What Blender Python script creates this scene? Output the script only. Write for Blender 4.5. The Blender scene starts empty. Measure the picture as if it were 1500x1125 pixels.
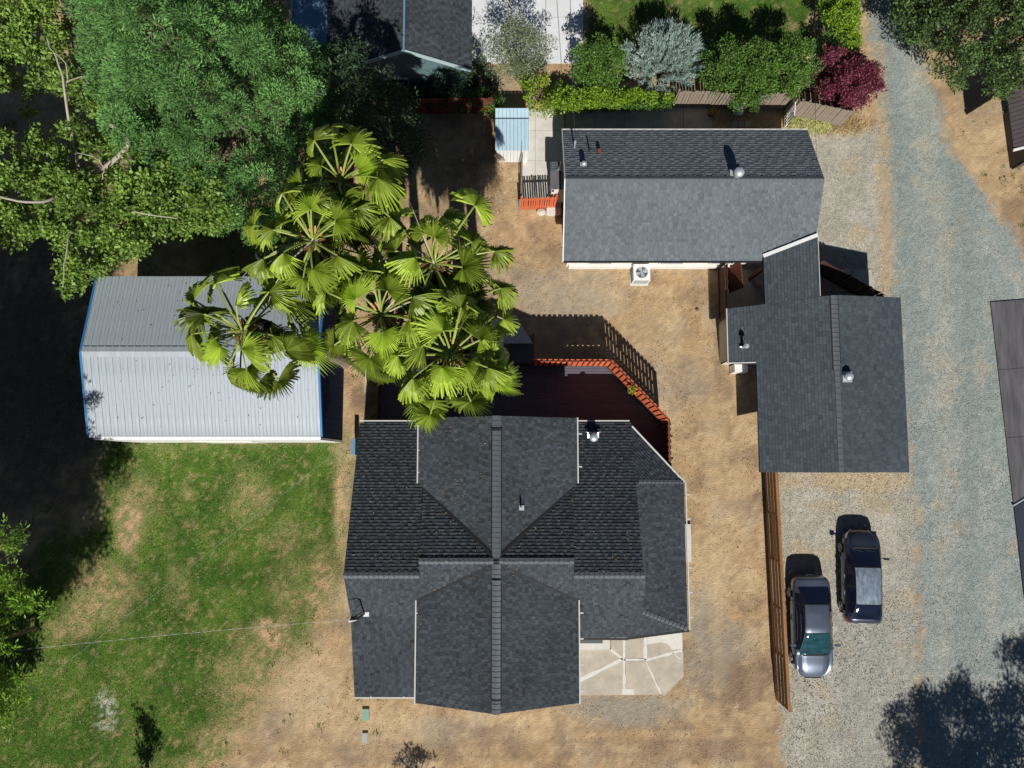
import bpy, math, random
import numpy as np
from mathutils import Vector, Matrix
R = math.radians
random.seed(7)
RS = np.random.RandomState(11)
scn = bpy.context.scene
col = scn.collection

# ------------------------------------------------------------------ camera, sky, sun, exposure
CH = 38.0; CF = 1160.0; CT = math.atan(117.5 / CF); CC, CS = math.cos(CT), math.sin(CT)
cam = bpy.data.cameras.new('camera'); camo = bpy.data.objects.new('camera', cam); col.objects.link(camo)
camo.location = (0, 0, CH); camo.rotation_euler = (CT, 0, 0)
cam.sensor_width = 36; cam.lens = CF / 1500 * 36; cam.clip_start = 0.5; cam.clip_end = 2000
scn.camera = camo
SUN_EL = R(44); SUN_AZ_DX, SUN_AZ_DY = -0.065, 1.0          # shadows fall this way
world = bpy.data.worlds.new('World'); scn.world = world; world.use_nodes = True
wn = world.node_tree; wn.nodes.clear()
sky = wn.nodes.new('ShaderNodeTexSky'); sky.sky_type = 'NISHITA'; sky.sun_disc = False
sky.air_density = .6; sky.dust_density = .1; sky.ozone_density = 3.0; sky.sun_elevation = SUN_EL; sky.sun_rotation = math.atan2(-SUN_AZ_DX, -SUN_AZ_DY)
bg = wn.nodes.new('ShaderNodeBackground'); bg.inputs[1].default_value = 0.05
wo = wn.nodes.new('ShaderNodeOutputWorld')
wn.links.new(sky.outputs[0], bg.inputs[0]); wn.links.new(bg.outputs[0], wo.inputs[0])
sun = bpy.data.lights.new('sun', 'SUN'); sun.energy = 5.0; sun.angle = R(0.5); sun.color = (1.0, 0.955, 0.88)
suno = bpy.data.objects.new('sun', sun); col.objects.link(suno)
hd = Vector((SUN_AZ_DX, SUN_AZ_DY, 0)).normalized()
sd = Vector((hd.x * math.cos(SUN_EL), hd.y * math.cos(SUN_EL), -math.sin(SUN_EL)))
suno.rotation_euler = sd.to_track_quat('-Z', 'Y').to_euler(); suno.location = (0, -20, 30)
scn.view_settings.view_transform = 'Standard'; scn.view_settings.look = 'None'
scn.view_settings.exposure = 0.0; scn.view_settings.gamma = 1.0
scn.render.engine = 'CYCLES'

# ------------------------------------------------------------------ survey helper: photo point at height h -> place
def P(px, py, h=0.0):
    u = (px - 750) / CF; v = (562.5 - py) / CF
    t = (CH - h) / (CC - v * CS)
    return Vector((t * u, t * (v * CC + CS), h))
def projn(x, y, z=0.0):
    yc = y * CC + (z - CH) * CS; zc = -y * CS + (z - CH) * CC
    return 750 + CF * x / -zc, 562.5 - CF * yc / -zc

# ------------------------------------------------------------------ materials
def mat(name, base, rough=0.8, metal=0.0, noise=0.0, nscale=8.0, bump=0.0, bscale=None, attr=False, spread=0.5,
        stretch=None, spec=None, coat=0.0, speck=0.0, sscale=60.0, trans=0.0, colattr=None, patch=0.0, pscale=0.6):
    m = bpy.data.materials.new(name); m.use_nodes = True; nt = m.node_tree; N = nt.nodes; L = nt.links
    b = N['Principled BSDF']; b.inputs['Roughness'].default_value = rough; b.inputs['Metallic'].default_value = metal
    if spec is not None: b.inputs['Specular IOR Level'].default_value = spec
    if coat: b.inputs['Coat Weight'].default_value = coat; b.inputs['Coat Roughness'].default_value = 0.06
    tc = N.new('ShaderNodeTexCoord'); mp = N.new('ShaderNodeMapping'); L.new(tc.outputs['Object'], mp.inputs[0])
    if stretch: mp.inputs['Scale'].default_value = stretch
    if colattr:
        a = N.new('ShaderNodeAttribute'); a.attribute_name = colattr; c = a.outputs['Color']
    else:
        r = N.new('ShaderNodeRGB'); r.outputs[0].default_value = (*base, 1); c = r.outputs[0]
    def mul(c, fac, lo, hi):
        mr = N.new('ShaderNodeMapRange'); mr.inputs['To Min'].default_value = lo; mr.inputs['To Max'].default_value = hi
        L.new(fac, mr.inputs['Value'])
        vm = N.new('ShaderNodeVectorMath'); vm.operation = 'SCALE'; L.new(c, vm.inputs[0]); L.new(mr.outputs[0], vm.inputs['Scale'])
        return vm.outputs[0], mr
    if attr:
        a = N.new('ShaderNodeAttribute'); a.attribute_name = 'v'
        c, _ = mul(c, a.outputs['Fac'], 1 - spread, 1 + spread)
    if noise:
        n = N.new('ShaderNodeTexNoise'); n.inputs['Scale'].default_value = nscale; n.inputs['Detail'].default_value = 6
        n.inputs['Roughness'].default_value = 0.65; L.new(mp.outputs[0], n.inputs[0])
        c, mr = mul(c, n.outputs['Fac'], 1 - noise, 1 + noise); mr.inputs['From Min'].default_value = .25; mr.inputs['From Max'].default_value = .75
    if patch:
        n = N.new('ShaderNodeTexNoise'); n.inputs['Scale'].default_value = pscale; n.inputs['Detail'].default_value = 3
        L.new(mp.outputs[0], n.inputs[0])
        c, mr = mul(c, n.outputs['Fac'], 1 - patch, 1 + patch); mr.inputs['From Min'].default_value = .3; mr.inputs['From Max'].default_value = .7
    if speck:
        v = N.new('ShaderNodeTexVoronoi'); v.inputs['Scale'].default_value = sscale; L.new(mp.outputs[0], v.inputs[0])
        sp = N.new('ShaderNodeSeparateColor'); L.new(v.outputs['Color'], sp.inputs[0])
        c, _ = mul(c, sp.outputs[0], 1 - speck, 1 + speck)
    L.new(c, b.inputs['Base Color'])
    if bump:
        n = N.new('ShaderNodeTexNoise'); n.inputs['Scale'].default_value = bscale or nscale; n.inputs['Detail'].default_value = 5
        L.new(mp.outputs[0], n.inputs[0]); bp = N.new('ShaderNodeBump'); bp.inputs['Strength'].default_value = bump
        bp.inputs['Distance'].default_value = 0.05
        L.new(n.outputs['Fac'], bp.inputs['Height']); L.new(bp.outputs[0], b.inputs['Normal'])
    if trans:
        t = N.new('ShaderNodeBsdfTranslucent'); L.new(c, t.inputs[0]); mx = N.new('ShaderNodeMixShader'); mx.inputs[0].default_value = trans
        L.new(b.outputs[0], mx.inputs[1]); L.new(t.outputs[0], mx.inputs[2])
        L.new(mx.outputs[0], N['Material Output'].inputs[0])
    return m
M = {}
M['shingle'] = mat('dark shingle', (.047, .057, .067), .9, attr=True, spread=.62, noise=.25, nscale=14, bump=.25, bscale=90, patch=.14, pscale=.5, spec=.25)
M['shingle_g'] = mat('grey shingle', (.060, .075, .088), .9, attr=True, spread=.36, noise=.22, nscale=14, bump=.25, bscale=90, patch=.12, pscale=.5, spec=.25)
M['shingle_n'] = mat('weathered shingle', (.135, .155, .172), .9, attr=True, spread=.34, noise=.2, nscale=22, bump=.25, bscale=90, patch=.08, pscale=.5, spec=.25)
M['underlay'] = mat('roof underlay', (.018, .019, .021), .9)
M['cap'] = mat('ridge cap', (.105, .12, .135), .9, noise=.3, nscale=30, patch=.2, pscale=1.5)
M['white'] = mat('white paint', (.74, .75, .75), .5, noise=.06, nscale=5)
M['wall'] = mat('pale siding', (.55, .53, .48), .8, noise=.1, nscale=3, bump=.1, bscale=20)
M['wallw'] = mat('white stucco', (.70, .68, .63), .9, noise=.08, nscale=3, bump=.2, bscale=40)
M['teal'] = mat('teal siding', (.10, .17, .19), .7, noise=.12, nscale=3)
M['tealtrim'] = mat('pale teal trim', (.40, .52, .54), .6)
M['metal'] = mat('pale metal roof', (.38, .43, .48), .5, .1, noise=.12, nscale=4, stretch=(3, .35, 1), attr=True, spread=.05, patch=.10, pscale=1.1)
M['metalwall'] = mat('dark blue metal wall', (.03, .05, .095), .95, 0, noise=.1, nscale=3, spec=.05)
M['blue'] = mat('blue trim', (.03, .17, .40), .5)
M['galv'] = mat('galvanised metal', (.62, .68, .72), .38, .55, noise=.1, nscale=12)
M['black'] = mat('black metal', (.02, .02, .022), .5)
M['deck'] = mat('deck board', (.115, .10, .13), .75, noise=.25, nscale=8, stretch=(.6, 8, 8), attr=True, spread=.1)
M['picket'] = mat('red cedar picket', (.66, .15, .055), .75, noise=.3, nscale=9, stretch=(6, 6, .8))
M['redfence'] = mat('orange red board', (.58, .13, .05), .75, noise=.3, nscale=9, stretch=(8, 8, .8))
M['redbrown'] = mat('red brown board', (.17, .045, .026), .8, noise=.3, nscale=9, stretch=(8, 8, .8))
M['brownboard'] = mat('brown board', (.27, .125, .042), .75, noise=.5, nscale=6, stretch=(9, .5, 9), patch=.2, pscale=1, attr=True, spread=.45)
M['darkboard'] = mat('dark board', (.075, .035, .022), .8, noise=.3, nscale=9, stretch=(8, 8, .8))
M['greyboard'] = mat('weathered board', (.26, .21, .165), .9, noise=.35, nscale=9, stretch=(9, 9, .8))
M['concrete'] = mat('concrete', (.47, .42, .34), .95, noise=.14, nscale=3, bump=.15, bscale=60, patch=.12, pscale=1.2, speck=.08, sscale=50)
M['concrete_w'] = mat('pale concrete', (.60, .58, .54), .95, noise=.1, nscale=3, bump=.15, bscale=60, patch=.08, pscale=1)
M['patchw'] = mat('crack filler', (.68, .66, .60), .9, noise=.12, nscale=9)
M['stone'] = mat('stone', (.55, .52, .45), .95, noise=.2, nscale=8, bump=.5, bscale=10)
M['glass'] = mat('window glass', (.02, .03, .04), .06, spec=.8)
M['pipe'] = mat('white pipe', (.60, .60, .58), .5)
M['greenlid'] = mat('green lid', (.22, .34, .27), .6)
M['greylid'] = mat('grey lid', (.36, .37, .36), .7)
M['wire'] = mat('cable', (.02, .02, .02), .6)
M['wirel'] = mat('pale cable', (.40, .44, .44), .5)
M['barn'] = mat('worn asphalt', (.10, .098, .105), .9, noise=.35, nscale=2.5, stretch=(2.2, .35, 1), bump=.1, bscale=40, patch=.25, pscale=.8)
M['navy'] = mat('navy slab', (.020, .028, .05), .7, noise=.15, nscale=4)
M['rust'] = mat('dark purple siding', (.09, .07, .075), .8, noise=.2, nscale=4)
M['slate'] = mat('slate blue roofing', (.13, .24, .36), .7, noise=.12, nscale=3)
M['bark'] = mat('bark', (.17, .125, .085), .95, noise=.35, nscale=6, bump=.6, bscale=12)
M['barkp'] = mat('pale bark', (.38, .34, .28), .9, noise=.25, nscale=6, bump=.3, bscale=12)
M['palmbark'] = mat('palm bark', (.25, .20, .15), .95, noise=.35, nscale=7, bump=.7, bscale=14, stretch=(1, 1, 4))
M['boot'] = mat('palm boots', (.36, .165, .075), .9, attr=True, spread=.6, noise=.3, nscale=10)
M['petiole'] = mat('petiole', (.27, .33, .07), .5, noise=.15, nscale=5)
M['deadstick'] = mat('dry stalk', (.50, .46, .36), .8)
def leaf(name, c, spread=.45, trans=.25, rough=.5, spec=.4): return mat(name, c, rough, attr=True, spread=spread, trans=trans, spec=spec)
M['frond'] = leaf('fan palm leaf', (.32, .43, .05), .72, .28, .42, .45)
M['redwood'] = leaf('redwood needles', (.135, .285, .082), .65, .12, .7, .2)
M['broad'] = leaf('broad leaf', (.185, .30, .055), .75, .25, .5, .4)
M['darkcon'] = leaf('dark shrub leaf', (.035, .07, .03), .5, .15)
M['olive'] = leaf('olive leaf', (.20, .24, .13), .5, .2)
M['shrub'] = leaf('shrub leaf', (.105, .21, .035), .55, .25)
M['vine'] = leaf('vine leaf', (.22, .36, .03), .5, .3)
M['yellowv'] = leaf('yellow green leaf', (.42, .43, .06), .5, .3)
M['silver'] = leaf('silver leaf', (.30, .40, .36), .4, .15)
M['purple'] = leaf('purple leaf', (.19, .04, .07), .6, .2)
M['oak'] = leaf('dark green leaf', (.095, .165, .045), .6, .2)
M['willow'] = leaf('bright willow leaf', (.20, .36, .04), .5, .3)
M['flax'] = leaf('flax blade', (.42, .42, .16), .5, .2)
M['drygrass'] = leaf('dry grass', (.58, .45, .24), .45, .2)
M['grass'] = leaf('lawn blade', (.095, .17, .026), .7, .25, .7, .15)
M['litter'] = leaf('fallen leaf', (.20, .13, .07), .7, .1)
M['gravelstone'] = mat('gravel stone', (.35, .36, .33), .95, attr=True, spread=.38)

# ------------------------------------------------------------------ mesh helpers
def link(o, parent=None):
    col.objects.link(o)
    if parent is not None: o.parent = parent
    return o
def tagp(o, label=None, cat=None, group=None, kind=None):
    if label: o['label'] = label
    if cat: o['category'] = cat
    if group: o['group'] = group
    if kind: o['kind'] = kind
    return o
def thing(name, label, cat, loc=(0, 0, 0), group=None, rotz=0):
    o = bpy.data.objects.new(name, None); o.location = loc; o.rotation_euler = (0, 0, rotz); o.empty_display_size = .2
    return tagp(link(o), label, cat, group)
class MB:
    def __init__(s): s.v = []; s.f = []; s.a = []
    def add(s, vs, fs, a=.5):
        n = len(s.v); s.v += [tuple(x) for x in vs]; s.f += [tuple(i + n for i in f) for f in fs]; s.a += [a] * len(fs); return s
    def box(s, c, d, rz=0, tilt=None, a=.5):
        x, y, z = d[0] / 2, d[1] / 2, d[2] / 2
        m = Matrix.Rotation(rz, 3, 'Z')
        if tilt is not None: m = m @ tilt
        vs = [Vector(c) + m @ Vector(p) for p in ((-x, -y, -z), (x, -y, -z), (x, y, -z), (-x, y, -z), (-x, -y, z), (x, -y, z), (x, y, z), (-x, y, z))]
        return s.add(vs, [(0, 3, 2, 1), (4, 5, 6, 7), (0, 1, 5, 4), (1, 2, 6, 5), (2, 3, 7, 6), (3, 0, 4, 7)], a)
    def bar(s, p, q, w, h=None, a=.5):
        p, q = Vector(p), Vector(q); d = q - p; h = h or w
        if d.length < 1e-6: return s
        up = Vector((0, 0, 1)) if abs(d.normalized().z) < .95 else Vector((0, 1, 0))
        sx = d.cross(up).normalized() * w / 2; sz = sx.cross(d).normalized() * h / 2
        vs = [p - sx - sz, p + sx - sz, p + sx + sz, p - sx + sz, q - sx - sz, q + sx - sz, q + sx + sz, q - sx + sz]
        return s.add(vs, [(0, 1, 2, 3), (4, 7, 6, 5), (0, 4, 5, 1), (1, 5, 6, 2), (2, 6, 7, 3), (3, 7, 4, 0)], a)
    def tube(s, pts, rad, n=8, a=.5, cap=True):
        pts = [Vector(p) for p in pts]; rads = rad if hasattr(rad, '__len__') else [rad] * len(pts)
        vs = []; fs = []; pv = None
        for i, p in enumerate(pts):
            d = (pts[min(i + 1, len(pts) - 1)] - pts[max(i - 1, 0)]).normalized()
            if pv is None:
                ref = Vector((1, 0, 0)) if abs(d.x) < .9 else Vector((0, 1, 0)); u = d.cross(ref).normalized()
            else: u = (pv - d * pv.dot(d)).normalized()
            pv = u; w = d.cross(u)
            for k in range(n):
                t = 2 * math.pi * k / n; vs.append(p + (u * math.cos(t) + w * math.sin(t)) * rads[i])
        for i in range(len(pts) - 1):
            for k in range(n):
                k2 = (k + 1) % n; fs.append((i * n + k, i * n + k2, (i + 1) * n + k2, (i + 1) * n + k))
        if cap: fs.append(tuple(range(n))[::-1]); fs.append(tuple((len(pts) - 1) * n + k for k in range(n)))
        return s.add(vs, fs, a)
    def prism(s, poly, ztop, zbot, a=.5, bottom=True):
        n = len(poly); T = [(p[0], p[1], ztop(p[0], p[1]) if callable(ztop) else ztop) for p in poly]
        B = [(p[0], p[1], zbot(p[0], p[1]) if callable(zbot) else zbot) for p in poly]
        fs = [tuple(range(n))] + [(i, n + i, n + (i + 1) % n, (i + 1) % n) for i in range(n)]
        if bottom: fs.append(tuple(range(n, 2 * n))[::-1])
        return s.add(T + B, fs, a)
    def mesh(s, name, m, smooth=False):
        me = bpy.data.meshes.new(name); me.from_pydata(s.v, [], s.f)
        at = me.attributes.new('v', 'FLOAT', 'FACE'); at.data.foreach_set('value', np.array(s.a, dtype=np.float32))
        for x in (m if isinstance(m, (list, tuple)) else [m]): me.materials.append(x)
        if smooth: me.polygons.foreach_set('use_smooth', [True] * len(me.polygons))
        me.update(); return me
    def build(s, name, m, parent=None, smooth=False, **kw):
        return tagp(link(bpy.data.objects.new(name, s.mesh(name, m, smooth)), parent), **kw)
def inst(name, me, parent=None, loc=(0, 0, 0), rot=(0, 0, 0), scale=(1, 1, 1)):
    o = bpy.data.objects.new(name, me); o.location = loc; o.rotation_euler = rot; o.scale = scale
    return link(o, parent)
def quads(name, V, vals, m, parent=None, **kw):                 # V: (n, k, 3)
    n, k = V.shape[:2]
    me = bpy.data.meshes.new(name); me.vertices.add(n * k); me.vertices.foreach_set('co', V.reshape(-1).astype(np.float32))
    me.loops.add(n * k); me.loops.foreach_set('vertex_index', np.arange(n * k, dtype=np.int32))
    me.polygons.add(n); me.polygons.foreach_set('loop_start', np.arange(0, n * k, k, dtype=np.int32))
    me.update(calc_edges=True)
    at = me.attributes.new('v', 'FLOAT', 'FACE'); at.data.foreach_set('value', vals.astype(np.float32))
    me.materials.append(m); me.validate()
    return tagp(link(bpy.data.objects.new(name, me), parent), **kw)
def norm(a): return a / (np.linalg.norm(a, axis=-1, keepdims=True) + 1e-9)

# ------------------------------------------------------------------ numpy noise and polygons
def vnoise(x, y, sc, seed):
    x = x * sc + 137.3 * seed; y = y * sc + 71.9 * seed
    xi = np.floor(x).astype(np.int64); yi = np.floor(y).astype(np.int64); fx = x - xi; fy = y - yi
    fx = fx * fx * (3 - 2 * fx); fy = fy * fy * (3 - 2 * fy)
    def h(i, j):
        n = (i * 374761393 + j * 668265263 + seed * 974711) & 0x7fffffff
        n = ((n ^ (n >> 13)) * 1274126177) & 0x7fffffff
        return ((n ^ (n >> 16)) & 0xffff) / 65535.0
    return (h(xi, yi) * (1 - fx) + h(xi + 1, yi) * fx) * (1 - fy) + (h(xi, yi + 1) * (1 - fx) + h(xi + 1, yi + 1) * fx) * fy
def fbm(x, y, sc, seed, o=4):
    s = 0; a = 1; t = 0
    for k in range(o): s = s + a * vnoise(x, y, sc * 2 ** k, seed + k); t += a; a *= .55
    return s / t
def sdpoly(x, y, poly):                                         # negative inside
    d = np.full(x.shape, 1e9); ins = np.zeros(x.shape, bool); n = len(poly)
    for i in range(n):
        x1, y1 = poly[i]; x2, y2 = poly[(i + 1) % n]; ex, ey = x2 - x1, y2 - y1
        t = np.clip(((x - x1) * ex + (y - y1) * ey) / (ex * ex + ey * ey + 1e-9), 0, 1)
        d = np.minimum(d, np.hypot(x - x1 - t * ex, y - y1 - t * ey))
        c = ((y1 > y) != (y2 > y)) & (x < (x2 - x1) * (y - y1) / (y2 - y1 + 1e-12) + x1); ins ^= c
    return np.where(ins, -d, d)
def sstep(a, b, x): t = np.clip((x - a) / (b - a), 0, 1); return t * t * (3 - 2 * t)

# ------------------------------------------------------------------ ground: one grid, surveyed zones
LAWN = [(20, 860), (60, 800), (140, 760), (150, 640), (498, 645), (508, 700), (500, 830), (480, 900), (430, 950), (385, 1010), (340, 1085), (300, 1200), (-300, 1250), (-300, 900)]
LAWN2 = [(862, -120), (1192, -120), (1188, 70), (1120, 110), (862, 110)]
GRAVEL = [(1128, 688), (1340, 688), (1320, 440), (1300, 430), (1290, 195), (1155, 188), (1180, 230), (1190, 430), (1340, 690), (1352, 1300), (1158, 1300), (1142, 1030)]
ROAD = [(1268, -120), (1275, 60), (1290, 140), (1298, 230), (1306, 400), (1322, 560), (1345, 760), (1352, 1300), (1900, 1300), (1900, 420), (1500, 380), (1450, 300), (1395, 225), (1372, 150), (1350, 80), (1335, -120)]
def zones(x, y):
    """colour (n,3) and masks for ground points in metres"""
    px, py = projn(x, y); px = np.asarray(px); py = np.asarray(py)
    n1 = fbm(x, y, .35, 3); n2 = fbm(x, y, 1.3, 9); n3 = fbm(x, y, 4.5, 21, 3); n4 = fbm(x, y, .9, 33)
    w = 26 * (n2 - .5) + 16 * (n3 - .5)
    def soft(p, s=7): return 1 - sstep(-s, s, sdpoly(px, py, p) + w)
    def blob(cx, cy, rx, ry, amp=1.0, f=.6): return amp * (1 - sstep(1 - f, 1 + f * .35, np.hypot((px - cx) / rx, (py - cy) / ry) + .9 * (n2 - .5) + .7 * (n3 - .5)))
    dirt = np.array([.41, .28, .155]); light = np.array([.545, .415, .25]); brown = np.array([.215, .15, .10]); grey = np.array([.30, .27, .22])
    C = dirt[None] * np.ones(x.shape + (1,))
    def mixc(C, c, m): m = np.clip(m, 0, 1)[..., None]; return C * (1 - m) + np.array(c) * m
    C = mixc(C, light, sstep(.46, .68, n2) * .6); C = mixc(C, grey, sstep(.55, .75, fbm(x, y, .7, 44)) * .45); C = mixc(C, light, sstep(.55, .75, fbm(x, y, 7, 48, 3)) * .5)
    C = mixc(C, brown, sstep(.50, .72, n4) * .6); C = mixc(C, brown, sstep(.56, .72, fbm(x, y, 2.6, 83, 4)) * .4)
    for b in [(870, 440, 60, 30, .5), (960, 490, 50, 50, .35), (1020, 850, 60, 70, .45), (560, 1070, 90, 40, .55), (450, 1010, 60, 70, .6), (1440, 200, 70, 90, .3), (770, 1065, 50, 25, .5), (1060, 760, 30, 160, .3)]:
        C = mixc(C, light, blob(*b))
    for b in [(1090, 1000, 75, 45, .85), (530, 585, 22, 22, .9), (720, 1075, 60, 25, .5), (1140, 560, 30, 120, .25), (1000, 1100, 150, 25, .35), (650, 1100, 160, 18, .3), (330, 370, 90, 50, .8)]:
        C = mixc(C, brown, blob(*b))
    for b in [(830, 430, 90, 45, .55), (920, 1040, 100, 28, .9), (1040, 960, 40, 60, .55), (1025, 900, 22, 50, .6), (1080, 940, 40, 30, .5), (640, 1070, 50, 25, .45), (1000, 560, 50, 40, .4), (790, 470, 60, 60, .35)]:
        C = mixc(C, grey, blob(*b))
    C = mixc(C, (.15, .11, .08), blob(40, 560, 170, 260, .95))  # soil colour darkened to deepen the shade at the far left
    # tyre tracks in the yard
    for c0, amp in ((1095, .25), (1045, .22)):
        C = mixc(C, light, amp * np.exp(-((px - c0 - 8 * np.sin(py / 130.)) / 9.) ** 2) * (py > 440))
    for c0, amp in ((1092, .3), (1112, .22), (1074, .2)):
        C = mixc(C, brown, amp * np.exp(-((py - c0 - 6 * np.sin(px / 190.)) / 5.) ** 2) * (px < 1150) * (px > 430))
    # lawn
    lawn = np.maximum(np.clip(soft(LAWN, 34) * 1.15, 0, 1), soft(LAWN2)); lawn = np.clip(lawn + (n3 - .5) * 1.2 * lawn * (1 - lawn) * 2, 0, 1)
    g1 = np.array([.052, .112, .017]); g2 = np.array([.11, .18, .032])
    G = g1 * np.ones(x.shape + (1,)); G = mixc(G, g2, sstep(.35, .7, n4) * .8)
    thin = fbm(x, y, 2.2, 57, 5)
    dry = np.maximum(sstep(.62, .74, thin) * .4, sstep(.60, .72, fbm(x, y, 9, 63, 3)) * .4)
    for b in [(188, 770, 28, 60, 1.), (150, 870, 60, 60, .75), (110, 920, 45, 28, .7), (400, 925, 34, 26, 1.2), (370, 725, 40, 45, .5), (420, 790, 30, 50, .35), (275, 725, 14, 12, .6), (395, 1010, 90, 90, .75), (470, 870, 30, 90, .8), (330, 1090, 70, 40, .8), (500, 740, 16, 90, .9), (430, 860, 40, 60, .45), (335, 1120, 120, 30, .8), (200, 735, 40, 50, .5), (260, 860, 20, 40, .35)]:
        dry = np.maximum(dry, blob(*b))
    dc = mixc(np.array([.36, .28, .15]) * np.ones(x.shape + (1,)), (.48, .31, .18), sstep(.45, .6, n3))
    G = mixc(G, dc, dry * (.45 + .55 * sstep(.38, .58, n3)))
    G = mixc(G, (.55, .53, .45), blob(155, 1040, 20, 34, .75) * sstep(.38, .62, fbm(x, y, 7, 98, 3)))
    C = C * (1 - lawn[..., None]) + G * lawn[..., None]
    # drive and road
    gr = soft(GRAVEL, 9) ; rd = soft(ROAD, 12)
    A = np.array([.37, .35, .285]) * np.ones(x.shape + (1,)); A = mixc(A, (.46, .43, .37), sstep(.45, .7, n2) * .7); A = mixc(A, (.42, .34, .22), sstep(.55, .7, n4) * .6)
    A = mixc(A, (.47, .36, .22), blob(1250, 705, 130, 18, .8)); A = mixc(A, (.30, .31, .29), blob(1300, 1000, 120, 200, .5))
    B = np.array([.265, .305, .29]) * np.ones(x.shape + (1,)); B = mixc(B, (.36, .37, .33), sstep(.42, .68, n2) * .7); B = mixc(B, (.40, .35, .26), sstep(.6, .75, n4) * .5)
    # wheel paths down the road
    for c0 in (1335, 1420):
        cx = c0 + (px * 0) + np.where(py < 400, (py - 400) * .12, 0)
        B = mixc(B, (.20, .245, .235), .45 * np.exp(-((px - cx) / 17.) ** 2) * (.5 + n2))
    B = mixc(B, (.40, .38, .30), .32 * np.exp(-((px - 1380 - np.where(py < 400, (py - 400) * .12, 0)) / 14.) ** 2) * (.4 + n4))
    C = mixc(C, (.42, .33, .21), .8 * np.exp(-((px - 1300) / 14.) ** 2) * (py > 90) * (py < 440))
    C = C * (1 - gr[..., None]) + A * gr[..., None]
    C = C * (1 - rd[..., None]) + B * rd[..., None]
    C = mixc(C, (.42, .32, .20), .7 * np.exp(-((px - 1297 - np.where(py < 250, (py - 250) * .05, 0)) / 9.) ** 2) * (py > 60) * (py < 440) * (.5 + n3))
    sp = .86 + .28 * RS.rand(*x.shape)
    return C * sp[..., None], lawn * (1 - dry), gr, rd
DX = .14; GX = np.arange(-29.5, 29.5, DX); GY = np.arange(-19, 26.5, DX)
xx, yy = np.meshgrid(GX, GY, indexing='ij'); zz = .03 * (fbm(xx, yy, .5, 77) - .5) + .015 * (fbm(xx, yy, 4, 5, 2) - .5)
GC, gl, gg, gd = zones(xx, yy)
M['ground'] = mat('ground', (.4, .3, .2), .97, colattr='col', noise=.32, nscale=22, speck=.0, bump=.7, bscale=14, spec=.15)
M['gravel'] = mat('gravel', (.4, .4, .35), .97, colattr='col', noise=.2, nscale=14, speck=.28, sscale=26, bump=.7, bscale=20, spec=.15)
M['lawn'] = mat('lawn soil', (.1, .2, .05), .97, colattr='col', noise=.6, nscale=13, bump=.8, bscale=18, spec=.1)
def grid_part(name, mask, m, extra=None, **kw):
    nx, ny = xx.shape; idx = np.arange(nx * ny).reshape(nx, ny)
    q = np.stack([idx[:-1, :-1], idx[1:, :-1], idx[1:, 1:], idx[:-1, 1:]], -1)[mask]
    used = np.unique(q); remap = np.full(nx * ny, -1); remap[used] = np.arange(len(used)); q = remap[q]
    V = np.stack([xx, yy, zz], -1).reshape(-1, 3)[used]; C = GC.reshape(-1, 3)[used]
    if extra is not None:
        n = len(V); V = np.vstack([V, extra[0]]); C = np.vstack([C, np.tile([.33, .25, .15], (len(extra[0]), 1))]); q = np.vstack([q, extra[1] + n])
    me = bpy.data.meshes.new(name); me.vertices.add(len(V)); me.vertices.foreach_set('co', V.astype(np.float32).reshape(-1))
    me.loops.add(q.size); me.loops.foreach_set('vertex_index', q.reshape(-1).astype(np.int32))
    me.polygons.add(len(q)); me.polygons.foreach_set('loop_start', np.arange(0, q.size, 4, dtype=np.int32)); me.update(calc_edges=True)
    ca = me.color_attributes.new('col', 'FLOAT_COLOR', 'POINT'); ca.data.foreach_set('color', np.hstack([C, np.ones((len(C), 1))]).astype(np.float32).reshape(-1))
    me.polygons.foreach_set('use_smooth', [True] * len(q)); me.materials.append(m); me.validate()
    return tagp(link(bpy.data.objects.new(name, me)), kind='structure', **kw)
cm = lambda a: a[:-1, :-1]
m_road = cm(gd) > .5; m_grav = (cm(gg) > .5) & ~m_road; 
px_, py_ = projn(xx, yy); sl = np.minimum(sdpoly(px_, py_, LAWN), sdpoly(px_, py_, LAWN2)) + 26 * (fbm(xx, yy, 1.3, 9) - .5)
m_lawn = (cm(sl) < 0) & ~m_road & ~m_grav
x0, x1, y0, y1 = GX[0], GX[-1], GY[0], GY[-1]; BIG = 420
ev = np.array([(-BIG, -BIG, -.02), (BIG, -BIG, -.02), (BIG, y0, -.02), (-BIG, y0, -.02), (-BIG, y1, -.02), (BIG, y1, -.02), (BIG, BIG, -.02), (-BIG, BIG, -.02),
               (-BIG, y0, -.02), (x0, y0, -.02), (x0, y1, -.02), (-BIG, y1, -.02), (x1, y0, -.02), (BIG, y0, -.02), (BIG, y1, -.02), (x1, y1, -.02)])
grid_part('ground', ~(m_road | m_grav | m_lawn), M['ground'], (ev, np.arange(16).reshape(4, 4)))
grid_part('lawn', m_lawn, M['lawn'])
grid_part('gravel_driveway', m_grav, M['gravel'])
grid_part('gravel_road', m_road, M['gravel'])

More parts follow.
